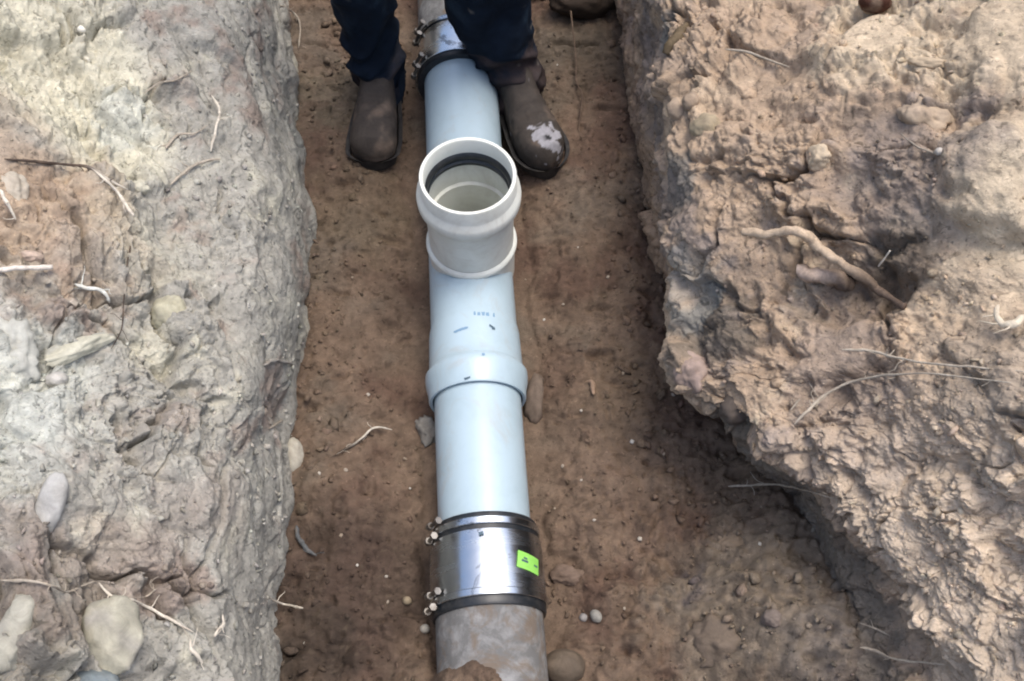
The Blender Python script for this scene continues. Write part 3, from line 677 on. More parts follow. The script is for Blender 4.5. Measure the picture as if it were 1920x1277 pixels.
for k, lg in enumerate((legA, legB)):
    G_ = leg_tube(lg, seed=k * 3 + 1); R_, C_ = G_.shape[:2]
    VV.append(G_.reshape(-1, 3)); FF.append(grid_faces(R_, C_, True) + o_); o_ += R_ * C_
# hip ring loft
a = np.linspace(0, 2 * np.pi, 64, endpoint=False); hips = []
for z, rx, ry in ((1.03, .165, .12), (.99, .178, .128), (.92, .188, .132), (.85, .182, .128), (.80, .16, .11), (.77, .10, .07)):
    hips.append(np.stack([PX + rx * np.cos(a), PY + ry * np.sin(a), np.full(64, z)], 1))
VV.append(np.concatenate(hips)); FF.append(grid_faces(6, 64, True) + o_)
tv = np.concatenate(VV); me = mesh_np('trousers', tv, np.concatenate(FF))
nz_ = fbm(tv * 12, 4, 230)[:, None]; tc_ = np.array([.006, .011, .020]) * (1 + nz_ * .8); tc_ = tc_ + (np.array([.034, .055, .075]) - tc_) * sm(.1, .5, nz_) * .7
dm = sm(.10, .55, nz_ + np.clip(.17 - tv[:, 2:3], 0, 1) * 2.2 + .25 * (tv[:, 0:1] > -.16)) * (tv[:, 2:3] < .22); tc_ = tc_ + (lin((104, 88, 82)) * .45 - tc_) * dm * .75
sp = sm(.62, .7, perlin(tv * 34, 233))[:, None]; tc_ = tc_ + (lin((150, 145, 135)) * .5 - tc_) * sp * .6
set_col(me, tc_); M_JEAN2 = vcol_mat('navy_cloth', rough=.9, bump=.4, bscale=420, var=.3, vscale=30, spec=.12, bdist=.001); PC(link('trousers', me, M_JEAN2))

def boot(toe, heel, wd, sq, patch_c, label):
    toe = Vector(toe); heel = Vector(heel); D = (toe - heel); L = D.length; D.normalize(); Rr = Vector((0, 0, 1)).cross(D).normalized()
    NS, NA = 90, 60
    s = 1 - (1 - np.linspace(0, 1, NS)) ** 1.5
    def outline(s_):     # half width along foot
        base = np.interp(s_, [0, .15, .35, .6, .8, .93, 1], [.032, .038, .036, .046, .050, .047, .040]) * wd / .05
        capT = np.sqrt(np.clip(1 - np.clip((s_ - (1 - sq)) / sq, 0, 1) ** 2.4, 0, 1)); capH = np.sqrt(np.clip(1 - np.clip((.13 - s_) / .13, 0, 1) ** 2.2, 0, 1))
        return base * capT * capH
    hgt = np.interp(s, [0, .05, .3, .42, .55, .68, .80, .92, 1], [.12, .12, .115, .088, .073, .066, .060, .054, .034])
    hw = outline(s) + 1e-4
    capz = np.sqrt(np.clip(1 - np.clip((s - .88) / .12, 0, 1) ** 3, 0, 1)) 
    a = np.linspace(0, np.pi, NA); V = np.zeros((NS, NA, 3)); ex = .62
    ca = np.sign(np.cos(a)) * np.abs(np.cos(a)) ** ex; sa = np.abs(np.sin(a)) ** .75
    X_ = hw[:, None] * ca[None] * (1 + .07 * np.sin(2 * np.minimum(a, np.pi - a)))[None]; Z_ = .022 + (hgt * (.35 + .65 * capz))[:, None] * sa[None]; S_ = np.repeat((s * L)[:, None], NA, 1)
    toecap = 1 - sm(.69, .705, s)[:, None] * 0; Z_ += sa[None] * .0035 * sm(.70, .715, s)[:, None]
    base = np.stack([S_, X_, Z_], -1).reshape(-1, 3)
    nz = fbm(base * 22, 3, 200 + int(sq * 10)); base[:, 2] += nz * .004 * (base[:, 2] > .03); base[:, 1] *= 1 + nz * .05
    crease = np.exp(-((base[:, 0] / L - .60) / .03) ** 2) + np.exp(-((base[:, 0] / L - .54) / .02) ** 2); base[:, 2] -= crease * .004
    Pw = np.array(heel)[None] + base[:, 0:1] * np.array(D)[None] + base[:, 1:2] * np.array(Rr)[None] + base[:, 2:3] * np.array([[0, 0, 1.]])
    me = mesh_np('boot', Pw, grid_faces(NS, NA))
    bcol = lin((68, 61, 55)) * .75; dust = lin((122, 106, 92)) * .66
    n_ = fbm(Pw * 16, 4, 210)[:, None]; cc = bcol + (dust - bcol) * sm(-.1, .35, n_ + (.05 - base[:, 2:3]) * 4)
    if patch_c:
        ds = base[:, 0] / L; m = np.exp(-(((ds - patch_c[0]) / .125) ** 2 + ((base[:, 1] - patch_c[1] - (ds - .8) * .06) / .031) ** 2) ** 1.5)[:, None] + fbm(Pw * 55, 3, 215)[:, None] * 1.0
        cc = cc + (lin((176, 174, 178)) * .62 - cc) * sm(.42, .55, m); cc = cc * (1 - .95 * sm(.3, .42, perlin(Pw * 55, 219))[:, None] * sm(.4, .5, m))
    set_col(me, cc); b_ = PC(link('boot', me, M_BOOT)); b_['label'] = label
    # sole slab
    ss = np.concatenate([s, s[::-1]]); ow_ = outline(s) + .0008
    ring = np.concatenate([np.stack([s * L + (s > .5) * .004 * 1, ow_], 1), np.stack([s[::-1] * L + (s[::-1] > .5) * .004, -ow_[::-1]], 1)])
    levels = [(-.004, .0), (.0, .001), (.019, .001), (.026, -.003), (.028, -.012)]
    Vs_ = []
    for z_, g in levels:
        for a_, b2 in ring: Vs_.append(heel + D * a_ + Rr * (b2 + math.copysign(g, b2)) + Vector((0, 0, z_)))
    nn = len(ring); F_ = grid_faces(len(levels), nn, True).tolist() + [list(range(nn))[::-1]]
    me = bpy.data.meshes.new('sole'); me.from_pydata([tuple(x) for x in Vs_], [], F_); me.validate()
    bm = bmesh.new(); bm.from_mesh(me); bmesh.ops.remove_doubles(bm, verts=bm.verts, dist=.0008); bmesh.ops.recalc_face_normals(bm, faces=bm.faces); bm.to_mesh(me); bm.free()
    so_ = link('sole', me, M_SOLE, b_)
    return b_
fz = .034
t1 = W(700, 316, fz); h1 = W(702, 316, fz); h1 = np.array([t1[0] + .008, t1[1] + .30, fz])
t2 = W(1032, 330, fz); h2 = t2 + np.array([-.105, .275, 0])
boot(t1, h1, .0515, .11, None, 'dusty dark boot with a squared toe'); boot(t2, h2, .056, .30, (.84, .004), 'dusty dark boot with pale worn patch on the toe')

# ================================================================== STONES, ROOTS AND STICKS
def stone(name, px, py, wpx, hpx, thick, colr, label, cat='stone', rot=0, seed=0, amp=.18, sink=.3, sharp=False, group=None, subd=4, c2=None, tilt=0, mat=None):
    loc, nrm, cc, t = hit(px, py)
    sx, sy = wpx / FPX * t / 2, hpx / FPX * t / 2
    bm = bmesh.new(); bmesh.ops.create_icosphere(bm, subdivisions=subd, radius=1)
    P = np.array([v_.co[:] for v_ in bm.verts])
    if sharp:       # blocky: push towards a superellipsoid and plane cuts
        rr = (np.abs(P) ** 3.2).sum(1) ** (-1 / 3.2); P = P * rr[:, None]
        rnd = np.random.RandomState(seed)
        for _ in range(5):
            d_ = rnd.normal(size=3); d_ /= np.linalg.norm(d_); k_ = .72 + rnd.rand() * .2
            ex = np.clip(P @ d_ - k_, 0, 9); P = P - ex[:, None] * d_
    d_ = fbm(P * 1.1 + seed, 3, 300 + seed) * amp * 1.6 + fbm(P * 4 + seed, 4, 310) * amp * .8 + fbm(P * 11 + seed, 3, 315) * amp * .3
    P = P * (1 + d_[:, None])
    # local frame: x = image right, y = image up projected to the surface plane, z = normal blended towards viewer
    zc = (Vector(-ray(px, py)).normalized() * .6 + nrm * .4).normalized()
    xr = Vector((math.cos(rot), 0, 0)) + Vector(UP) * math.sin(rot); xr = (xr - zc * xr.dot(zc)).normalized(); yr = zc.cross(xr).normalized()
    A = np.array([xr * sx, yr * sy, zc * thick])
    Pw = P @ A
    base = np.array(loc) - np.array(zc) * thick * (sink + (.12 if sink > .2 else 0))
    me = bpy.data.meshes.new(name); bm.to_mesh(me); bm.free(); me.vertices.foreach_set('co', Pw.astype(np.float32).ravel())
    for f in me.polygons: f.use_smooth = True
    n_ = fbm(Pw * 30, 4, 320 + seed)[:, None]; C = np.array(colr)[None] * (1 + n_ * .4)
    if c2 is not None: C = C + (np.array(c2)[None] - C) * sm(.0, .3, fbm(Pw * 14, 3, 330 + seed)[:, None])
    # soil caked on the sunk rim
    rim = sm(.1, -.35, P[:, 2:3] + n_ * .5) if False else 1 - sm(-.35, .15, P[:, 2:3] + n_ * .6)
    C = C * .97 + (np.array(cc)[None] - C * .97) * np.clip(rim * .85 + .22 * sm(-.1, .4, fbm(Pw * 45 + seed, 4, 340))[:, None], 0, 1)
    set_col(me, C)
    o = link(name, me, mat or M_STONE); o.location = base
    return tag(o, label, cat, group)
PS = lin((205, 200, 180)) * .8
stone('stone', 208, 1196, 108, 150, .045, lin((198, 193, 172)) * .62, 'large pale yellowish stone with a rounded top in the lower left bank', 'stone', rot=.3, seed=1, amp=.16, sharp=True, sink=.15, c2=lin((165, 160, 150)) * .7)
stone('stone', 178, 1275, 90, 44, .03, lin((130, 140, 142)) * .7, 'blue-grey stone at the bottom edge below the yellowish stone', 'stone', seed=2, amp=.12)
stone('stone', 26, 1190, 100, 140, .04, lin((180, 176, 160)) * .75, 'rounded grey stone with a pale crust in the lower left corner', 'stone', seed=3, amp=.2, sharp=True, sink=.3, c2=lin((140, 136, 128)) * .7)
stone('stone_slab', 94, 945, 50, 116, .026, lin((190, 188, 182)) * .68, 'flat upright whitish slab sticking out of the left bank', 'stone', rot=-.12, seed=4, amp=.07, sharp=True, sink=-.05)
stone('stone', 548, 858, 46, 74, .03, lin((186, 180, 164)) * .78, 'smooth cream cobble bulging from the foot of the left bank', 'stone', seed=5, amp=.08, sink=.15)
stone('stone', 150, 655, 120, 34, .02, lin((196, 192, 172)) * .82, 'long flat pale stone lying slanted in the left bank', 'stone', rot=.18, seed=6, amp=.22, sharp=True)
stone('stone', 30, 660, 90, 130, .03, lin((196, 195, 184)) * .72, 'whitish rough stone by the left edge above the slab', 'stone', rot=.2, seed=7, amp=.5, sink=.6, sharp=True)
stone('stone', 104, 712, 40, 30, .02, lin((200, 195, 185)) * .8, 'small pale stone under the long flat pale stone', 'stone', seed=8, amp=.15)
stone('stone', 312, 590, 70, 76, .025, lin((190, 184, 158)) * .78, 'cream boulder face in the middle of the left bank', 'stone', seed=9, amp=.2, sink=.5)
stone('stone', 154, 56, 17, 15, .008, lin((230, 225, 210)) * .9, 'tiny white pebble near the top of the left bank', 'pebble', seed=10, amp=.12, subd=3)
stone('stone', 60, 480, 40, 24, .016, lin((200, 178, 160)) * .8, 'small pinkish stone above the straight white twig', 'stone', seed=11, amp=.2)
stone('stone', 262, 350, 34, 26, .016, PS, 'small pale clod beside the forked root tip', 'stone', seed=12, amp=.25)
stone('stone', 30, 360, 60, 80, .03, lin((200, 190, 172)) * .8, 'pale lump beside the white root at the left edge', 'stone', seed=13, amp=.3, sink=.6)
stone('brick_fragment', 1003, 748, 38, 92, .030, lin((138, 122, 108)) * .5, 'long reddish stone standing against the right side of the white pipe', 'stone', rot=-.06, seed=14, amp=.16, sharp=True, sink=.1, c2=lin((170, 150, 132)) * .7)
stone('stone', 1056, 1250, 84, 66, .04, lin((132, 118, 102)) * .5, 'round brown stone half buried beside the clay pipe', 'stone', seed=15, amp=.08, sink=.1)
stone('stone', 801, 806, 30, 48, .014, lin((150, 146, 138)) * .6, 'crumpled grey scrap wedged against the left side of the white pipe', 'stone', rot=.5, seed=16, amp=.55, sharp=True, sink=0)
stone('stone', 1062, 1082, 64, 40, .018, lin((135, 115, 100)) * .62, 'brown lump of soil beside the coupling sticker', 'clod', seed=17, amp=.3)
stone('stone', 1118, 1155, 22, 26, .010, lin((180, 178, 168)) * .58, 'small whitish pebble lying right of the coupling', 'pebble', rot=.6, seed=18, amp=.1, subd=3, sink=-.1)
stone('stone', 1094, 1158, 16, 16, .008, lin((165, 160, 155)) * .7, 'small grey pebble left of the whitish one, right of the coupling', 'pebble', seed=19, amp=.1, subd=3, sink=-.1)
stone('stone', 796, 1179, 19, 17, .010, lin((205, 198, 180)) * .8, 'round cream pebble at the left side of the clay pipe', 'pebble', seed=20, amp=.06, subd=3, sink=-.2)
stone('stone', 763, 1127, 18, 16, .009, lin((160, 145, 120)) * .7, 'round tan pebble left of the lower coupling bolts', 'pebble', seed=21, amp=.08, subd=3, sink=-.1)
stone('stone', 1535, 296, 42, 46, .018, lin((205, 186, 158)) * .82, 'angular cream clod in the upper right bank', 'clod', rot=.5, seed=22, amp=.25, sharp=True, sink=0)
stone('stone', 1270, 205, 40, 44, .018, lin((178, 158, 136)) * .75, 'larger of the two round clods on the lip of the right bank', 'clod', seed=23, amp=.15, sink=-.1)
stone('stone', 1296, 190, 34, 34, .016, lin((170, 150, 128)) * .72, 'smaller round clod right of its twin on the lip of the right bank', 'clod', seed=24, amp=.15, sink=-.1)
stone('stone', 1325, 238, 56, 52, .022, lin((168, 154, 128)) * .72, 'greenish tan clod below the two round clods', 'clod', seed=25, amp=.2)
stone('stone', 1762, 284, 17, 15, .009, lin((205, 198, 186)) * .7, 'tiny white pebble at the end of the thin root on the right bank', 'pebble', seed=26, amp=.08, subd=3, sink=-.1)
stone('stone', 1640, 6, 60, 40, .025, lin((92, 58, 44)) * .55, 'dark reddish brown stone at the top edge of the right bank', 'stone', seed=27, amp=.15, sink=0)
stone('stone', 1735, 118, 70, 22, .012, lin((196, 176, 148)) * .8, 'flat sandy flake near the top of the right bank', 'clod', rot=-.15, seed=28, amp=.2, sharp=True)
stone('stone', 1736, 215, 90, 60, .03, lin((186, 166, 142)) * .75, 'broad sandy clod with a dark hollow under it', 'clod', rot=-.6, seed=29, amp=.28, sharp=True)
stone('stone', 1405, 178, 30, 26, .014, TAN, 'small tan clod on the upper right bank left of the cream clod', 'clod', seed=30, amp=.22)
stone('stone', 1300, 700, 66, 76, .03, lin((168, 148, 136)) * .72, 'knobbly pinkish clod bulging from the undercut edge of the right bank', 'clod', seed=31, amp=.35, sink=.3)
stone('stone', 1380, 765, 60, 70, .03, lin((120, 108, 98)) * .6, 'smooth grey lump under the undercut edge', 'clod', rot=-.6, seed=32, amp=.15, sink=.4)
stone('rock', 1090, 6, 120, 60, .05, lin((70, 58, 48)) * .5, 'dark brown rock in the shade at the top edge, right of the trousers', 'rock', seed=33, amp=.2, sink=-.3)
stone('rock', 1020, -40, 120, 90, .06, lin((52, 44, 38)) * .42, 'dark stand-in rock for the shade behind the boots at the trench end', 'rock', seed=34, amp=.2, sink=-.3)  # added rock, coloured dark to stand in for shade at the trench end
stone('stone', 1345, 1215, 120, 100, .035, lin((142, 126, 110)) * .52, 'broad tan lump on the gravelly mound at lower right', 'clod', seed=35, amp=.4, sink=.55)
stone('stone', 1372, 1020, 60, 44, .02, lin((146, 128, 108)) * .68, 'small tan lump on the mound below the thin wavy root', 'clod', seed=36, amp=.3, sink=.4)
stone('stone', 1448, 1160, 44, 36, .018, lin((150, 136, 126)) * .52, 'small brown stone on the mound beside the dark wall', 'stone', seed=37, amp=.2)

def tube(name, pts, rad, colr, label, cat='root', lift=.6, seed=0, c2=None, group=None, bend=0, plane=None):
    """pts: (px,py[,lift_m]) traced on the soil; rad list of px widths"""
    P = []; T_ = []
    for q_ in pts:
        loc, nrm, cc, t = hit(q_[0], q_[1])
        l_ = q_[2] if len(q_) > 2 else .006
        P.append(np.array(loc) + np.array(-ray(q_[0], q_[1])) / np.linalg.norm(ray(q_[0], q_[1])) * l_); T_.append(t)
    P = np.array(P)
    # keep successive depths smooth so a root does not dive into every pit
    ray0 = P - np.array([0, 0, CZ]); dist = np.linalg.norm(ray0, axis=1)
    if len(P) > 3:
        ds = np.convolve(np.pad(dist, 1, mode='edge'), [.25, .5, .25], 'valid'); ds = np.minimum(ds, dist) - .003; P = np.array([0, 0, CZ]) + ray0 / dist[:, None] * ds[:, None]
    n_ = max(len(P) * 7, 12); t = np.linspace(0, len(P) - 1, n_); C = cr_axis(P, t)
    R_ = np.interp(np.linspace(0, 1, n_), np.linspace(0, 1, len(rad)), rad) / 2 / FPX * np.mean(T_) * (1 + perlin(C * 22, 403 + seed) * .5)
    if name == 'root': R_ = R_ * .85; e_ = np.linspace(0, 1, n_); R_ = R_ * (.35 + .65 * np.clip(np.minimum(e_, 1 - e_) / .12, 0, 1))
    C = C + np.stack([perlin(C * 38, 400 + seed), perlin(C * 38, 401 + seed), perlin(C * 38, 402 + seed)], 1) * R_[:, None] * .7
    tan = np.gradient(C, axis=0); tan /= np.linalg.norm(tan, axis=1)[:, None] + 1e-9
    ref = np.array([0.2, .3, 1.0]); a_ = np.cross(tan, ref); a_ /= np.linalg.norm(a_, axis=1)[:, None]; b_ = np.cross(tan, a_)
    NA = 10; ang = np.linspace(0, 2 * np.pi, NA, endpoint=False)
    V = C[:, None] + (a_[:, None] * np.cos(ang)[None, :, None] + b_[:, None] * np.sin(ang)[None, :, None]) * R_[:, None, None]
    pv = V.reshape(-1, 3); k_ = 1 + perlin(pv * 120, 410 + seed) * .35
    pv = np.repeat(C, NA, 0) + (pv - np.repeat(C, NA, 0)) * k_[:, None]
    V = np.concatenate([pv, C[:1], C[-1:]]); F = grid_faces(n_, NA, True).tolist()
    i0 = len(pv); F += [[i0, (k + 1) % NA, k] for k in range(NA)] + [[i0 + 1, (n_ - 1) * NA + k, (n_ - 1) * NA + (k + 1) % NA] for k in range(NA)]
    rr = np.random.RandomState(int(abs(P[0].sum()) * 9999) % 100000); VX = [V]; nv0 = len(V); hair_n = 0 if name != 'root' else max(2, int(len(P) * .9))
    for _ in range(hair_n):
        k0 = rr.randint(n_ // 6, n_ - 1); dv = tan[k0] * rr.uniform(-.3, .9) + rr.normal(size=3) * .6; dv /= np.linalg.norm(dv); ln = rr.uniform(.010, .045); m_ = 7
        cur = C[k0].copy(); pth = [cur.copy()]
        for j in range(m_ - 1): dv = dv + rr.normal(size=3) * .28 + np.array([0, 0, -.05]); dv /= np.linalg.norm(dv); cur = cur + dv * ln / m_; pth.append(cur.copy())
        pth = np.array(pth); tt = np.gradient(pth, axis=0); tt /= np.linalg.norm(tt, axis=1)[:, None]; u1 = np.cross(tt, ref); u1 /= np.linalg.norm(u1, axis=1)[:, None] + 1e-9; u2 = np.cross(tt, u1)
        rad_ = np.linspace(min(R_[k0] * .45, .0016), .0004, m_); an = np.linspace(0, 2 * np.pi, 5, endpoint=False)
        hv = pth[:, None] + (u1[:, None] * np.cos(an)[None, :, None] + u2[:, None] * np.sin(an)[None, :, None]) * rad_[:, None, None]
        F += (grid_faces(m_, 5, True) + nv0).tolist(); VX.append(hv.reshape(-1, 3)); nv0 += m_ * 5
    nmain = len(V); V = np.concatenate(VX)
    o0 = V[0].copy(); me = bpy.data.meshes.new(name); me.from_pydata((V - o0).tolist(), [], F)
    for f in me.polygons: f.use_smooth = True
    cc = np.tile(np.array(colr)[None], (len(V), 1))
    if c2 is not None:
        w_ = np.concatenate([np.repeat(np.linspace(0, 1, n_), NA), [0, 1], np.full(len(V) - nmain, .5)])[:, None]; cc = cc + (np.array(c2)[None] - cc) * sm(.5, .9, w_)
    cc = cc * (1 + fbm(V * 40, 3, 420)[:, None] * .3); dt = sm(.0, .35, fbm(V * 60, 3, 421))[:, None] * .3; cc = cc * (1 - dt) + TAN * .6 * dt
    set_col(me, cc); o = link(name, me, M_ROOT); o.location = o0
    return tag(o, label, cat, group)
WH = lin((222, 212, 194)) * .78; RT = lin((190, 178, 160)) * .72; DK = lin((96, 82, 72)) * .6
tube('root', [(396, 178, .02), (411, 205, .02), (405, 240, .015), (395, 285, .012)], [5, 6, 6, 4], WH, 'bright crooked root rising from the fork on the upper left bank')
tube('root', [(320, 346), (340, 328), (365, 310), (395, 300), (415, 298)], [7, 6, 6, 4], RT, 'pale curved root below the bright crooked one')
tube('root', [(388, 235), (365, 250), (335, 252), (318, 270), (312, 278)], [4, 5, 5, 5], RT, 'short zigzag root left of the bright crooked one')
tube('root', [(360, 132), (330, 150), (300, 155), (270, 175)], [3, 4, 4, 3], RT * .95, 'thin fine root highest on the left bank')
tube('root', [(8, 298), (60, 302), (120, 308), (170, 314), (200, 335), (240, 355)], [5, 6, 6, 7, 8, 5], DK, 'long root, dark to the left and white at its right end', c2=WH)
tube('root', [(172, 316, .012), (200, 340, .014), (222, 362, .016), (240, 388, .018), (252, 405, .02)], [5, 6, 6, 8, 8], WH, 'white forked root tip pointing down in the left bank')
tube('root', [(0, 355, .02), (15, 382, .02), (30, 412, .018)], [9, 9, 7], WH, 'white root stub at the left edge')
tube('twig', [(-12, 505, .02), (40, 503, .02), (98, 501, .018)], [8, 9, 8], lin((220, 210, 196)) * .88, 'straight pale twig sticking in from the left edge', 'twig')
tube('root', [(140, 532), (160, 540), (185, 543), (200, 556), (206, 568)], [9, 9, 8, 6], lin((215, 215, 205)) * .85, 'hooked white root end below the straight twig')
tube('root', [(248, 440), (238, 500), (232, 560), (228, 615), (208, 655)], [3, 3, 3, 2], DK * .8, 'hair-thin dark root hanging down the left bank')
tube('root', [(0, 1088, .01), (60, 1090, .01), (95, 1098), (125, 1110), (155, 1098), (178, 1090)], [8, 7, 6, 6, 5], RT, 'long pale root entering from the lower left edge')
tube('root', [(185, 1093, .01), (208, 1118, .012), (245, 1124, .012), (280, 1140, .012), (320, 1162, .012), (362, 1185, .012)], [6, 7, 6, 6, 5], WH * .95, 'long pale root sloping down right of the pinkish lump')
tube('root', [(247, 1122, .012), (275, 1118, .012), (292, 1104, .012)], [3, 4, 4], RT, 'small side shoot above the sloping root')
tube('root', [(357, 1198, .012), (360, 1218, .014), (370, 1230, .014), (380, 1244, .014)], [6, 8, 8, 6], WH, 'short white forked rootlet at the bottom of the left bank')
tube('root', [(417, 1152, .01), (418, 1170, .01), (408, 1184, .01), (402, 1196, .01)], [7, 8, 7, 6], WH, 'short white curled rootlet right of the forked one')
tube('root', [(500, 1118, .012), (530, 1132, .02), (568, 1140, .035)], [3, 5, 5], WH * .95, 'thin white rootlet poking past the lower edge of the left bank')
tube('root', [(505, 803, .01), (530, 787, .014)], [4, 5], RT, 'tiny rootlet above the cream cobble')
tube('root', [(495, 684), (520, 676), (550, 684)], [9, 8, 5], lin((170, 164, 154)) * .75, 'stubby grey root on the smooth lower face of the left bank')
tube('root', [(524, 10), (548, 22), (562, 45), (560, 90)], [4, 4, 4, 3], RT * .8, 'thin looping root at the top of the left bank')
tube('root', [(735, 806, .012), (712, 801, .012), (695, 806, .01), (680, 820, .006), (655, 838, .005), (620, 858, .004)], [5, 5, 5, 5, 5, 3], WH * .9, 'small bent root on the floor left of the white pipe, pale at one end', c2=DK * .6)
tube('root', [(556, 985, .01), (560, 1010, .01), (575, 1030, .01), (594, 1042, .01)], [9, 11, 10, 6], lin((110, 112, 112)) * .6, 'curved grey root at the foot of the left bank')
tube('root', [(1105, 712, .008), (1112, 725, .008), (1113, 740, .008)], [12, 12, 8], lin((160, 134, 112)) * .75, 'small curled rootlet lying on the floor right of the pipe')
tube('stick', [(1392, 434, .05), (1430, 440, .05), (1490, 432, .05), (1520, 450, .05), (1558, 480, .045), (1600, 508, .04), (1650, 545, .025), (1698, 575, .005)], [12, 15, 17, 18, 19, 20, 18, 14], lin((196, 174, 148)) * .8, 'long crooked bare stick on the right bank, dark at its lower end', 'stick', c2=lin((104, 88, 76)) * .7)
tube('stick', [(1490, 508, .03), (1520, 513, .026), (1556, 520, .015), (1600, 535, .0)], [26, 26, 24, 22], lin((186, 166, 150)) * .8, 'thick broken root stub under the long crooked stick', 'stick', c2=DK)
tube('twig', [(1647, 499, .01), (1658, 484, .025), (1669, 470, .04)], [3, 4, 4], WH, 'tiny upright straw beside the long crooked stick', 'twig')
tube('root', [(1578, 656, .02), (1620, 657, .018), (1670, 668, .016), (1730, 680, .014), (1800, 686, .014), (1925, 697, .01)], [8, 7, 6, 6, 5, 5], RT * 1.05, 'upper of the two long thin roots crossing the right bank')
tube('root', [(1488, 796, .02), (1510, 775, .02), (1545, 742, .018), (1590, 718, .016), (1650, 705, .014), (1730, 700, .014), (1800, 706, .014), (1895, 718, .012)], [7, 6, 6, 5, 5, 4, 4], RT, 'lower of the two long thin roots, curving down to the left')
tube('root', [(1482, 770, .01), (1500, 748, .01)], [3, 3], RT * .8, 'short rootlet left of the curving root')
tube('root', [(1366, 912, .012), (1400, 910, .014), (1440, 908, .016), (1480, 912, .02), (1520, 922, .03), (1566, 936, .02)], [6, 5, 5, 5, 4, 3], RT * .9, 'thin wavy root hanging across the dark lower wall')
tube('root', [(1612, 1214, .01), (1640, 1218, .012), (1665, 1232, .012), (1710, 1240, .012), (1780, 1247, .01)], [7, 8, 6, 5, 3], RT * 1.05, 'short pale root at the bottom right corner')
tube('root', [(1612, 1168, .01), (1640, 1178, .01), (1668, 1192, .008)], [3, 4, 3], RT * .9, 'small thin root above the bottom right one')
tube('root', [(1690, 250, .008), (1715, 272, .008), (1758, 290, .006)], [3, 4, 4], RT * .8, 'thin root ending at the white pebble on the right bank')
tube('root', [(1360, 92, .01), (1405, 98, .012), (1440, 112, .01), (1480, 126, .006)], [4, 5, 4, 3], RT * .95, 'fine pale root lying over the upper right bank')
tube('root', [(1066, -20, .05), (1072, 40, .04), (1080, 110, .03), (1081, 150, .02), (1092, 185, .012), (1085, 240, .008), (1092, 262, .006)], [4, 4, 3, 3, 5, 4, 3], lin((120, 100, 84)) * .5, 'long thin root hanging down right of the trousers')
tube('root', [(1872, 570, .02), (1868, 590, .02), (1880, 606, .02), (1902, 606, .02), (1922, 592, .02)], [16, 18, 18, 16, 12], lin((214, 200, 176)) * .85, 'thick cream hook-shaped root at the right edge')
tube('twig', [(1252, 100, .012), (1268, 70, .012), (1290, 45, .012)], [16, 18, 12], lin((120, 104, 80)) * .6, 'dark stubby root in the crack along the lip of the right bank', 'twig')

# ------------------------------------------------------------------ small pebbles (countable) on the floor
PEB = [(1000+0, 930, 0)]
pts = [(598, 888), (648, 882), (612, 914), (768, 916), (639, 1004), (620, 1098), (724, 1081), (727, 1130), (700, 1000), (572, 1206), (1040, 954), (1072, 969), (1115, 976), (1055, 875), (1162, 862), (1185, 828), (1168, 700), (1160, 665), (1090, 770), (1243, 850), (1310, 960),
       (1020, 600), (985, 525), (1017, 428), (1084, 464), (1056, 570), (620, 175), (690, 265), (660, 520), (730, 640), (690, 740), (1140, 520), (1120, 300), (1045, 122), (1240, 620), (1130, 1030), (1200, 1010), (1170, 1140), (1230, 1230), (670, 1060), (760, 860), (610, 720), (1090, 900), (1262, 740), (1380, 870), (1425, 1020), (1428, 950), (1500, 1110)]
protos = []
for k in range(4):
    bm = bmesh.new(); bmesh.ops.create_icosphere(bm, subdivisions=2, radius=1)
    for v_ in bm.verts:
        n_ = perlin(np.array([v_.co[:]]) * 1.4, 500 + k)[0]; v_.co = v_.co * (1 + n_ * .45); v_.co.z *= .7
    me = bpy.data.meshes.new('pebble'); bm.to_mesh(me); bm.free()
    for f in me.polygons: f.use_smooth = True
    set_col(me, np.tile(lin([(214, 204, 188), (190, 176, 158), (226, 220, 208), (172, 156, 136)][k]) * .62, (len(me.vertices), 1))); me.materials.append(M_STONE); protos.append(me)
rnd = random.Random(5)
for k, (x, y) in enumerate([q_ for i_, q_ in enumerate(pts) if i_ % 3 != 2]):
    loc, nrm, cc, t = hit(x, y)
    o = bpy.data.objects.new('pebble', protos[k % 4]); COL.objects.link(o)
    s_ = rnd.uniform(.0025, .0046); o.location = loc + nrm * s_ * .3; o.scale = (s_, s_ * rnd.uniform(.7, 1), s_); o.rotation_euler = (0, 0, rnd.random() * 6)
    tag(o, 'tiny pale pebble scattered on the brown trench floor', 'pebble', 'tiny pale pebbles on the trench floor')

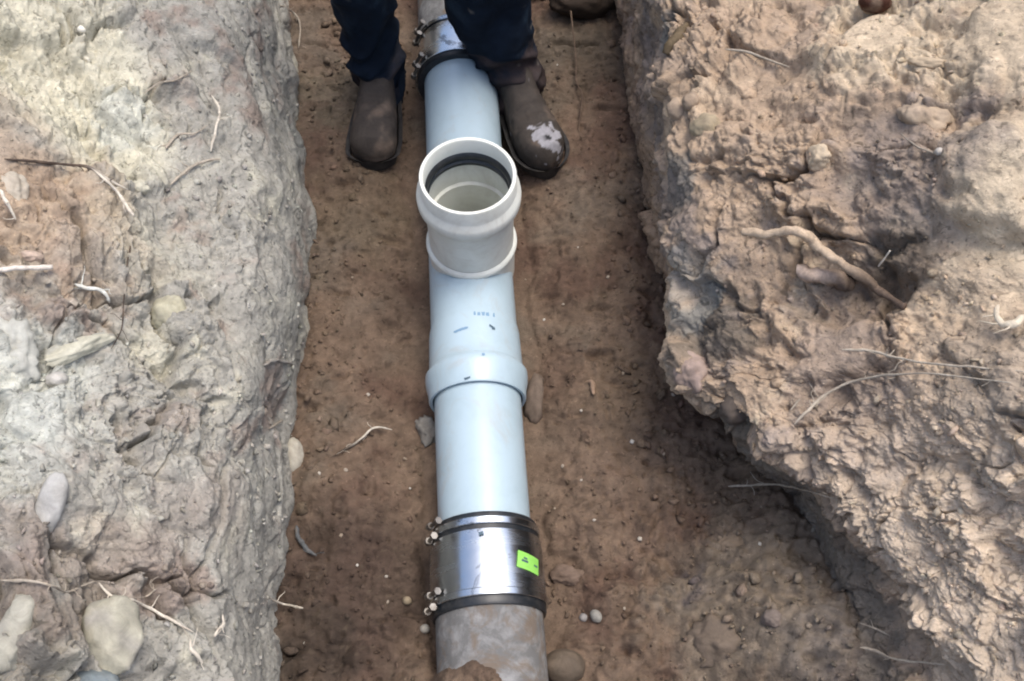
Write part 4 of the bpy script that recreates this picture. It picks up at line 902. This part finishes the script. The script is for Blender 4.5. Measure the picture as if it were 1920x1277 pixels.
# ------------------------------------------------------------------ loose crumbs: uncountable
def crumbs(name, V_, S_, C_, N_, smin, smax, sel, seed, colk=1.0, lab=''):
    R, C = S_; G = V_.reshape(R, C, 3); N2 = normals(G); r = np.random.RandomState(seed)
    if N2[R // 2, C // 2, 2] < 0: N2 = -N2
    N2 = N2.reshape(-1, 3); idx = np.where(sel)[0]; pick = r.choice(idx, N_)
    bm = bmesh.new(); bmesh.ops.create_icosphere(bm, subdivisions=1, radius=1)
    base = np.array([v_.co[:] for v_ in bm.verts]); F0 = np.array([[v_.index for v_ in f.verts] for f in bm.faces]); bm.free()
    nb = len(base)
    sc = smin + (smax - smin) * r.rand(N_) ** 3.2
    jit = 1 + (r.rand(N_, nb, 1) - .5) * 1.1; ani = .4 + r.rand(N_, 1, 3) * 1.0
    q_ = r.normal(size=(N_, 3, 3)); Q, _ = np.linalg.qr(q_)
    B = (base[None] * jit * ani) @ Q * sc[:, None, None]
    P = G.reshape(-1, 3)[pick] + N2[pick] * sc[:, None] * .25 + r.normal(size=(N_, 3)) * .0015
    V = (B + P[:, None]).reshape(-1, 3); F = (F0[None] + (np.arange(N_) * nb)[:, None, None]).reshape(-1, 3)
    me = mesh_np(name, V, F); cc = C_[pick] * (colk + (r.rand(N_, 1) - .45) * .5) * (1 + (r.rand(N_, 3) - .5) * .06)
    set_col(me, np.repeat(cc, nb, 0)); return tag(link(name, me, M_SOIL), lab, 'soil crumbs', kind='stuff')
def vis(V_): return (V_[:, 1] > .1) & (V_[:, 1] < 2.4) & (V_[:, 0] > -1.2) & (V_[:, 0] < 1.2)
nz = fbm(LV * 4, 3, 600); crumbs('soil_crumbs', LV, LS, LCOL, 2000, .0012, .006, vis(LV) & (nz > -.1), 1, lab='loose pale crumbs of soil on the left bank')
nz = fbm(RV_ * 4, 3, 601); crumbs('soil_crumbs', RV_, RS, RCOL, 3500, .0012, .007, vis(RV_) & (nz > -.12), 2, lab='loose tan crumbs of soil on the right bank')
nz = fbm(FV * 5, 3, 602) + rgh * .3; crumbs('soil_crumbs', FV, FS, FCOL, 7000, .0008, .0055, vis(FV) & (nz > .0) & (FV[:, 0] < .75), 3, 1.05, lab='fine brown crumbs of soil on the trench floor')

foot = sm(-.30, -.38, FV[:, 0]) if False else (np.abs(FV[:, 0] + .40 + fbm(FV * 4, 2, 610) * .08) < .045) | (np.abs(FV[:, 0] - .30 - np.clip(.9 - FV[:, 1], 0, 1) * .28 + fbm(FV * 4, 2, 611) * .12) < .09)
crumbs('fallen_clods', FV, FS, FCOL, 900, .002, .011, vis(FV) & foot, 4, 1.15, lab='fallen brown clods along the foot of both banks')
